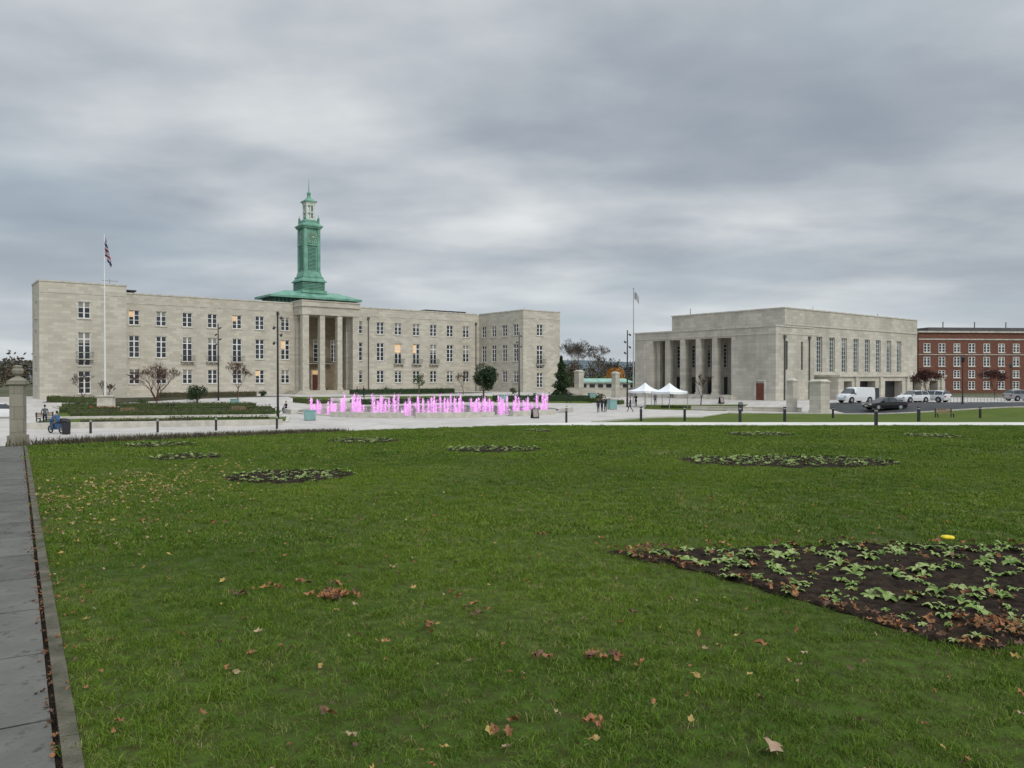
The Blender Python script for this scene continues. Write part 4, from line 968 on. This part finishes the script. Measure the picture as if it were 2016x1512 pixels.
for nm,y0,y1,dn,tn in (('near',1.2,8,150,(46,.085,.02,.048,.0042)),('middle',8,19,75,(44,.12,.024,.05,.008)),('far',19,39,26,(40,.2,.03,.055,.016))):
    A,B=gpts(y0,y1,dn)
    scatter('grass_'+nm,A[0],A[1],[tuft(*tn,s,i+10*y0) for i,s in enumerate((.03,.08,.14))])
    scatter('worn_grass_'+nm,B[0],B[1],[tuft(*tn,s,i+10*y0+5) for i,s in enumerate((.3,.5,.7))])
def rosette(seed,mat_i,flower=False):
    r=random.Random(seed); mb=MB(); n_=r.randint(6,10)
    for k in range(n_):
        a=2*math.pi*k/n_+r.uniform(-.4,.4); L=r.uniform(.05,.12); w=L*r.uniform(.38,.55); up=r.uniform(.15,.65)
        dx=Vector((math.cos(a),math.sin(a),0)); sd=Vector((-math.sin(a),math.cos(a),0))
        prof=[(0,.12,0),(.3,.7,.35),(.6,1,.5),(.85,.75,.4),(1,.1,.22)]
        pts=[]
        for t,ww,zz in prof:
            c=dx*L*t+Vector((0,0,L*zz*up)); pts.append((c-sd*w*ww*.5+Vector((0,0,.010*ww)),c,c+sd*w*ww*.5+Vector((0,0,.010*ww))))
        mi=mat_i if r.random()<.75 else 1-mat_i
        for p,q in zip(pts[:-1],pts[1:]):
            mb.face([p[0],p[1],q[1],q[0]],mi);mb.face([p[1],p[2],q[2],q[1]],mi)
    if flower:
        for k in range(5):
            a=k*1.2566; c=Vector((.025*math.cos(a),.025*math.sin(a),.11)); mb.ball(c,.03,.03,.015,2,8,4)
    return mb.obj('bedding_plant',[PLANT,PLANT2,YEL],smooth=False)
pts=[];scl=[]
for i,(P,b_) in enumerate(zip(beds,bb)):
    sp=.20 if i==0 else .22
    y=b_[2]
    row=0
    while y<b_[3]:
        x=b_[0]+(row%2)*sp/2
        while x<b_[1]:
            xx=x+R.gauss(0,.055);yy=y+R.gauss(0,.055)
            if inpoly(xx,yy,P) and R.random()<(.86 if i==0 else .85): pts.append((xx,yy,T(xx,yy)+(.032 if i==0 else .04))); scl.append(R.choice((.4,.6,.75,.9))*R.uniform(.9,1.2)*(1. if i==0 else .92))
            x+=sp
        y+=sp*.8; row+=1
scatter('bedding_plants',pts,scl,[rosette(i,0 if i%3 else 1) for i in range(9)],.25)
f=rosette(50,0,True); f.name='yellow_pansy'; f.location=(PX(1868,7.6),7.6,T(4,7.6)+.05); f.scale=(1.2,1.2,1.2)
def leaf(seed,mat,L=.036):
    r=random.Random(seed); mb=MB(); c=Vector((0,0,.010)); pts=[]
    k=11
    for i in range(k):
        a=2*math.pi*i/k; rr=L*(1 if i%2==0 else .58)*r.uniform(.8,1.1)
        pts.append(Vector((rr*math.cos(a)*1.2,rr*math.sin(a)*.75,.010+r.uniform(-.004,.025))))
    for i in range(k): mb.face([c,pts[i],pts[(i+1)%k]])
    mb.tube((0,0,.010),(-L*1.7,.0,.016),.0012,.0008,4)
    return mb.obj('fallen_leaf',[mat])
def lv(name,pts,scl,mats): scatter(name,pts,scl,[leaf(i*7+k,m) for i,m in enumerate(mats) for k in range(3)],.6)
def G2(cx,cy,sx,sy,n_,P,S,s0=.7,s1=1.2,zz=.03):
    for i in range(n_):
        x=R.gauss(cx,sx);y=R.gauss(cy,sy)
        if not inpoly(x,y,lawnP): continue
        P.append((x,y,T(x,y)+zz));S.append(R.uniform(s0,s1))
P_=[];S_=[]
def DPX(py): return 1.6/((py-741)/1514-.023)
for px,py,n_,s in ((655,1180,34,.09),(600,1165,4,.14),(540,1165,4,.05),(480,1178,3,.06),(1195,1305,10,.06),(1172,1440,3,.02),(1060,1305,3,.04),(930,1210,4,.08),(905,1180,2,.08),(1070,1058,4,.06),(640,1420,2,.04),(850,1240,2,.06),(990,1450,3,.06),(1240,1222,1,.03),(430,1035,3,.06),(1450,1270,2,.1),(300,1030,3,.1)):
    D_=DPX(py); G2(PX(px,D_),D_,s,s*.8,n_,P_,S_)
for i in range(380):
    y=R.uniform(2.4,14);x=R.uniform(-.7,.75)*y
    if onlawn(x,y): P_.append((x,y,T(x,y)+.03));S_.append(R.uniform(.3,.75))
for i in range(len(beds[0])):
    x,y=beds[0][i]
    k=R.choice((2,4,6)) if (y<5.6 or x<1.6) else R.choice((0,1,2,3))
    for j in range(k):
        P_.append((x+R.gauss(0,.06),y+R.gauss(0,.06),T(x,y)+.045+R.uniform(0,.02)));S_.append(R.uniform(.5,1.15))
G2(3.25,5.1,.22,.15,70,P_,S_,.6,1.2,.06)
for i in range(130):
    x=R.uniform(1,5.4);y=R.uniform(4.8,8)
    if inpoly(x,y,beds[0]): P_.append((x,y,T(x,y)+.06));S_.append(R.uniform(.4,1.2))
for i in range(420):
    t=R.uniform(-2,18); w_=R.gauss(.075,.025) if R.random()<.6 else -abs(R.gauss(0,.14)); x,y=PT(t,w_); P_.append((x,y,T(x,y)+.012+(0.02 if w_<0 else 0)));S_.append(R.uniform(.25,.6))
lv('fallen_leaves',P_,S_,[DEAD,DEAD,M('brown_leaf',(.18,.10,.06),.8,.3,5,c2=(.10,.055,.04),rand=True)])
o=leaf(99,M('large_dry_leaf',(.42,.30,.2),.8,.3,12,c2=(.25,.15,.1)),.075); o.location=(PX(1520,3.38),3.38,T(1.1,3.4)+.04); o.rotation_euler=(.5,.2,1.)
P_=[];S_=[]
G2(PX(130,11.5),13.,1.0,2.2,700,P_,S_,.4,1.); G2(PX(220,9),9,.8,1.5,60,P_,S_,.4,.9);G2(PX(400,12),12,1.5,2,30,P_,S_,.4,.8)
for i in range(170):
    y=R.uniform(2.6,13);x=R.uniform(-.7,.7)*y
    if onlawn(x,y): P_.append((x,y,T(x,y)+.03));S_.append(R.uniform(.35,.85))
for i in range(40):
    t=R.uniform(-1,16);w_=R.uniform(.2,2.); x,y=PT(t,w_); P_.append((x,y,T(x,y)+.012));S_.append(R.uniform(.3,.7))
lv('yellow_leaves',P_,S_,[DEADY,M('pale_leaf',(.42,.33,.2),.8,.3,5,c2=(.3,.22,.12),rand=True)])

# ------------------------------------------------------------------ world
w=bpy.data.worlds.new('World'); sc.world=w; w.use_nodes=True; nt=w.node_tree; N=nt.nodes; L=nt.links
for n_ in list(N): N.remove(n_)
out=N.new('ShaderNodeOutputWorld'); sky=N.new('ShaderNodeTexSky'); sky.sky_type='NISHITA'; sky.sun_disc=False
SE=rad(38); SA=rad(148); sky.sun_elevation=SE; sky.sun_rotation=SA
bg=N.new('ShaderNodeBackground'); bg.inputs[1].default_value=.1; L.new(sky.outputs[0],bg.inputs[0])
tc=N.new('ShaderNodeTexCoord'); se=N.new('ShaderNodeSeparateXYZ'); L.new(tc.outputs['Generated'],se.inputs[0])
def math_(op,a,b=None,c=None):
    m=N.new('ShaderNodeMath'); m.operation=op
    for i,v in enumerate((a,b,c)):
        if v is None: continue
        if isinstance(v,(int,float)): m.inputs[i].default_value=v
        else: L.new(v,m.inputs[i])
    return m.outputs[0]
zc=math_('ADD',math_('MAXIMUM',se.outputs[2],0.),.14)
cx=math_('DIVIDE',se.outputs[0],zc); cy=math_('DIVIDE',se.outputs[1],zc)
cb=N.new('ShaderNodeCombineXYZ'); L.new(cx,cb.inputs[0]);L.new(cy,cb.inputs[1])
def nz(scale,det,rough,loc,st=(1,1,1),dist=0):
    mp=N.new('ShaderNodeMapping'); mp.inputs['Location'].default_value=loc; mp.inputs['Scale'].default_value=st; L.new(cb.outputs[0],mp.inputs[0])
    n_=N.new('ShaderNodeTexNoise'); n_.inputs['Scale'].default_value=scale;n_.inputs['Detail'].default_value=det;n_.inputs['Roughness'].default_value=rough;n_.inputs['Distortion'].default_value=dist; L.new(mp.outputs[0],n_.inputs['Vector']); return n_.outputs[0]
a1=nz(.85,7,.45,(3.1,4.4,0),(.75,1.,1),.08); a2=nz(2.2,7,.5,(7,2,0),(.85,1.,1),.1)
f=math_('ADD',math_('MULTIPLY',a1,.72),math_('MULTIPLY',a2,.28))
rp=N.new('ShaderNodeValToRGB'); cr=rp.color_ramp; cr.interpolation='B_SPLINE'
cr.elements[0].position=.34; cr.elements[0].color=(.29,.335,.39,1); cr.elements[1].position=.68; cr.elements[1].color=(.84,.86,.87,1)
e=cr.elements.new(.43); e.color=(.36,.405,.46,1); e=cr.elements.new(.50); e.color=(.47,.51,.55,1); e=cr.elements.new(.58); e.color=(.63,.66,.68,1)
L.new(f,rp.inputs[0])
bl=nz(.5,3,.5,(11,5,0),(1,1,1),.1); br_=N.new('ShaderNodeMapRange'); br_.inputs[1].default_value=.48; br_.inputs[2].default_value=.68; br_.inputs[4].default_value=.5; L.new(bl,br_.inputs[0])
mb_=N.new('ShaderNodeMix'); mb_.data_type='RGBA'; L.new(br_.outputs[0],mb_.inputs[0]); L.new(rp.outputs[0],mb_.inputs[6]); mb_.inputs[7].default_value=(.39,.49,.56,1)
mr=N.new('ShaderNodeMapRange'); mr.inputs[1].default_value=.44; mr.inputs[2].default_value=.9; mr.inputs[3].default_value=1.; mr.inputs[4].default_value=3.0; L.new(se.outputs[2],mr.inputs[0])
hz=N.new('ShaderNodeMapRange'); hz.inputs[1].default_value=.02; hz.inputs[2].default_value=.17; hz.inputs[3].default_value=.6; hz.inputs[4].default_value=0; L.new(se.outputs[2],hz.inputs[0])
mx=N.new('ShaderNodeMix'); mx.data_type='RGBA'; L.new(hz.outputs[0],mx.inputs[0]); L.new(mb_.outputs[2],mx.inputs[6]); mx.inputs[7].default_value=(.60,.65,.69,1)
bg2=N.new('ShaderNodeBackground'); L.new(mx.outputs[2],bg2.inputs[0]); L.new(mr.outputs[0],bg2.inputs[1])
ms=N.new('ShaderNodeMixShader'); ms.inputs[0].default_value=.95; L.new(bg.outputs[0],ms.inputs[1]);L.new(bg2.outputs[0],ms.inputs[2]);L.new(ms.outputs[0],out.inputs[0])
# sun
ld=bpy.data.lights.new('sun','SUN'); ld.energy=1.45; ld.angle=rad(18); ld.color=(1,.95,.87); lo=bpy.data.objects.new('sun',ld); COL.objects.link(lo)
dv=Vector((math.sin(SA)*math.cos(SE),math.cos(SA)*math.cos(SE),math.sin(SE))); lo.rotation_euler=dv.to_track_quat('Z','Y').to_euler(); lo.location=(0,0,60)
# camera
cd=bpy.data.cameras.new('camera'); cd.sensor_width=36; cd.lens=27.04; cd.clip_start=.1; cd.clip_end=9000
co=bpy.data.objects.new('camera',cd); COL.objects.link(co); co.location=(0,0,EYE); co.rotation_euler=(rad(90-.57),0,0); sc.camera=co
sc.view_settings.view_transform='Standard'; sc.view_settings.look='None'; sc.view_settings.exposure=0
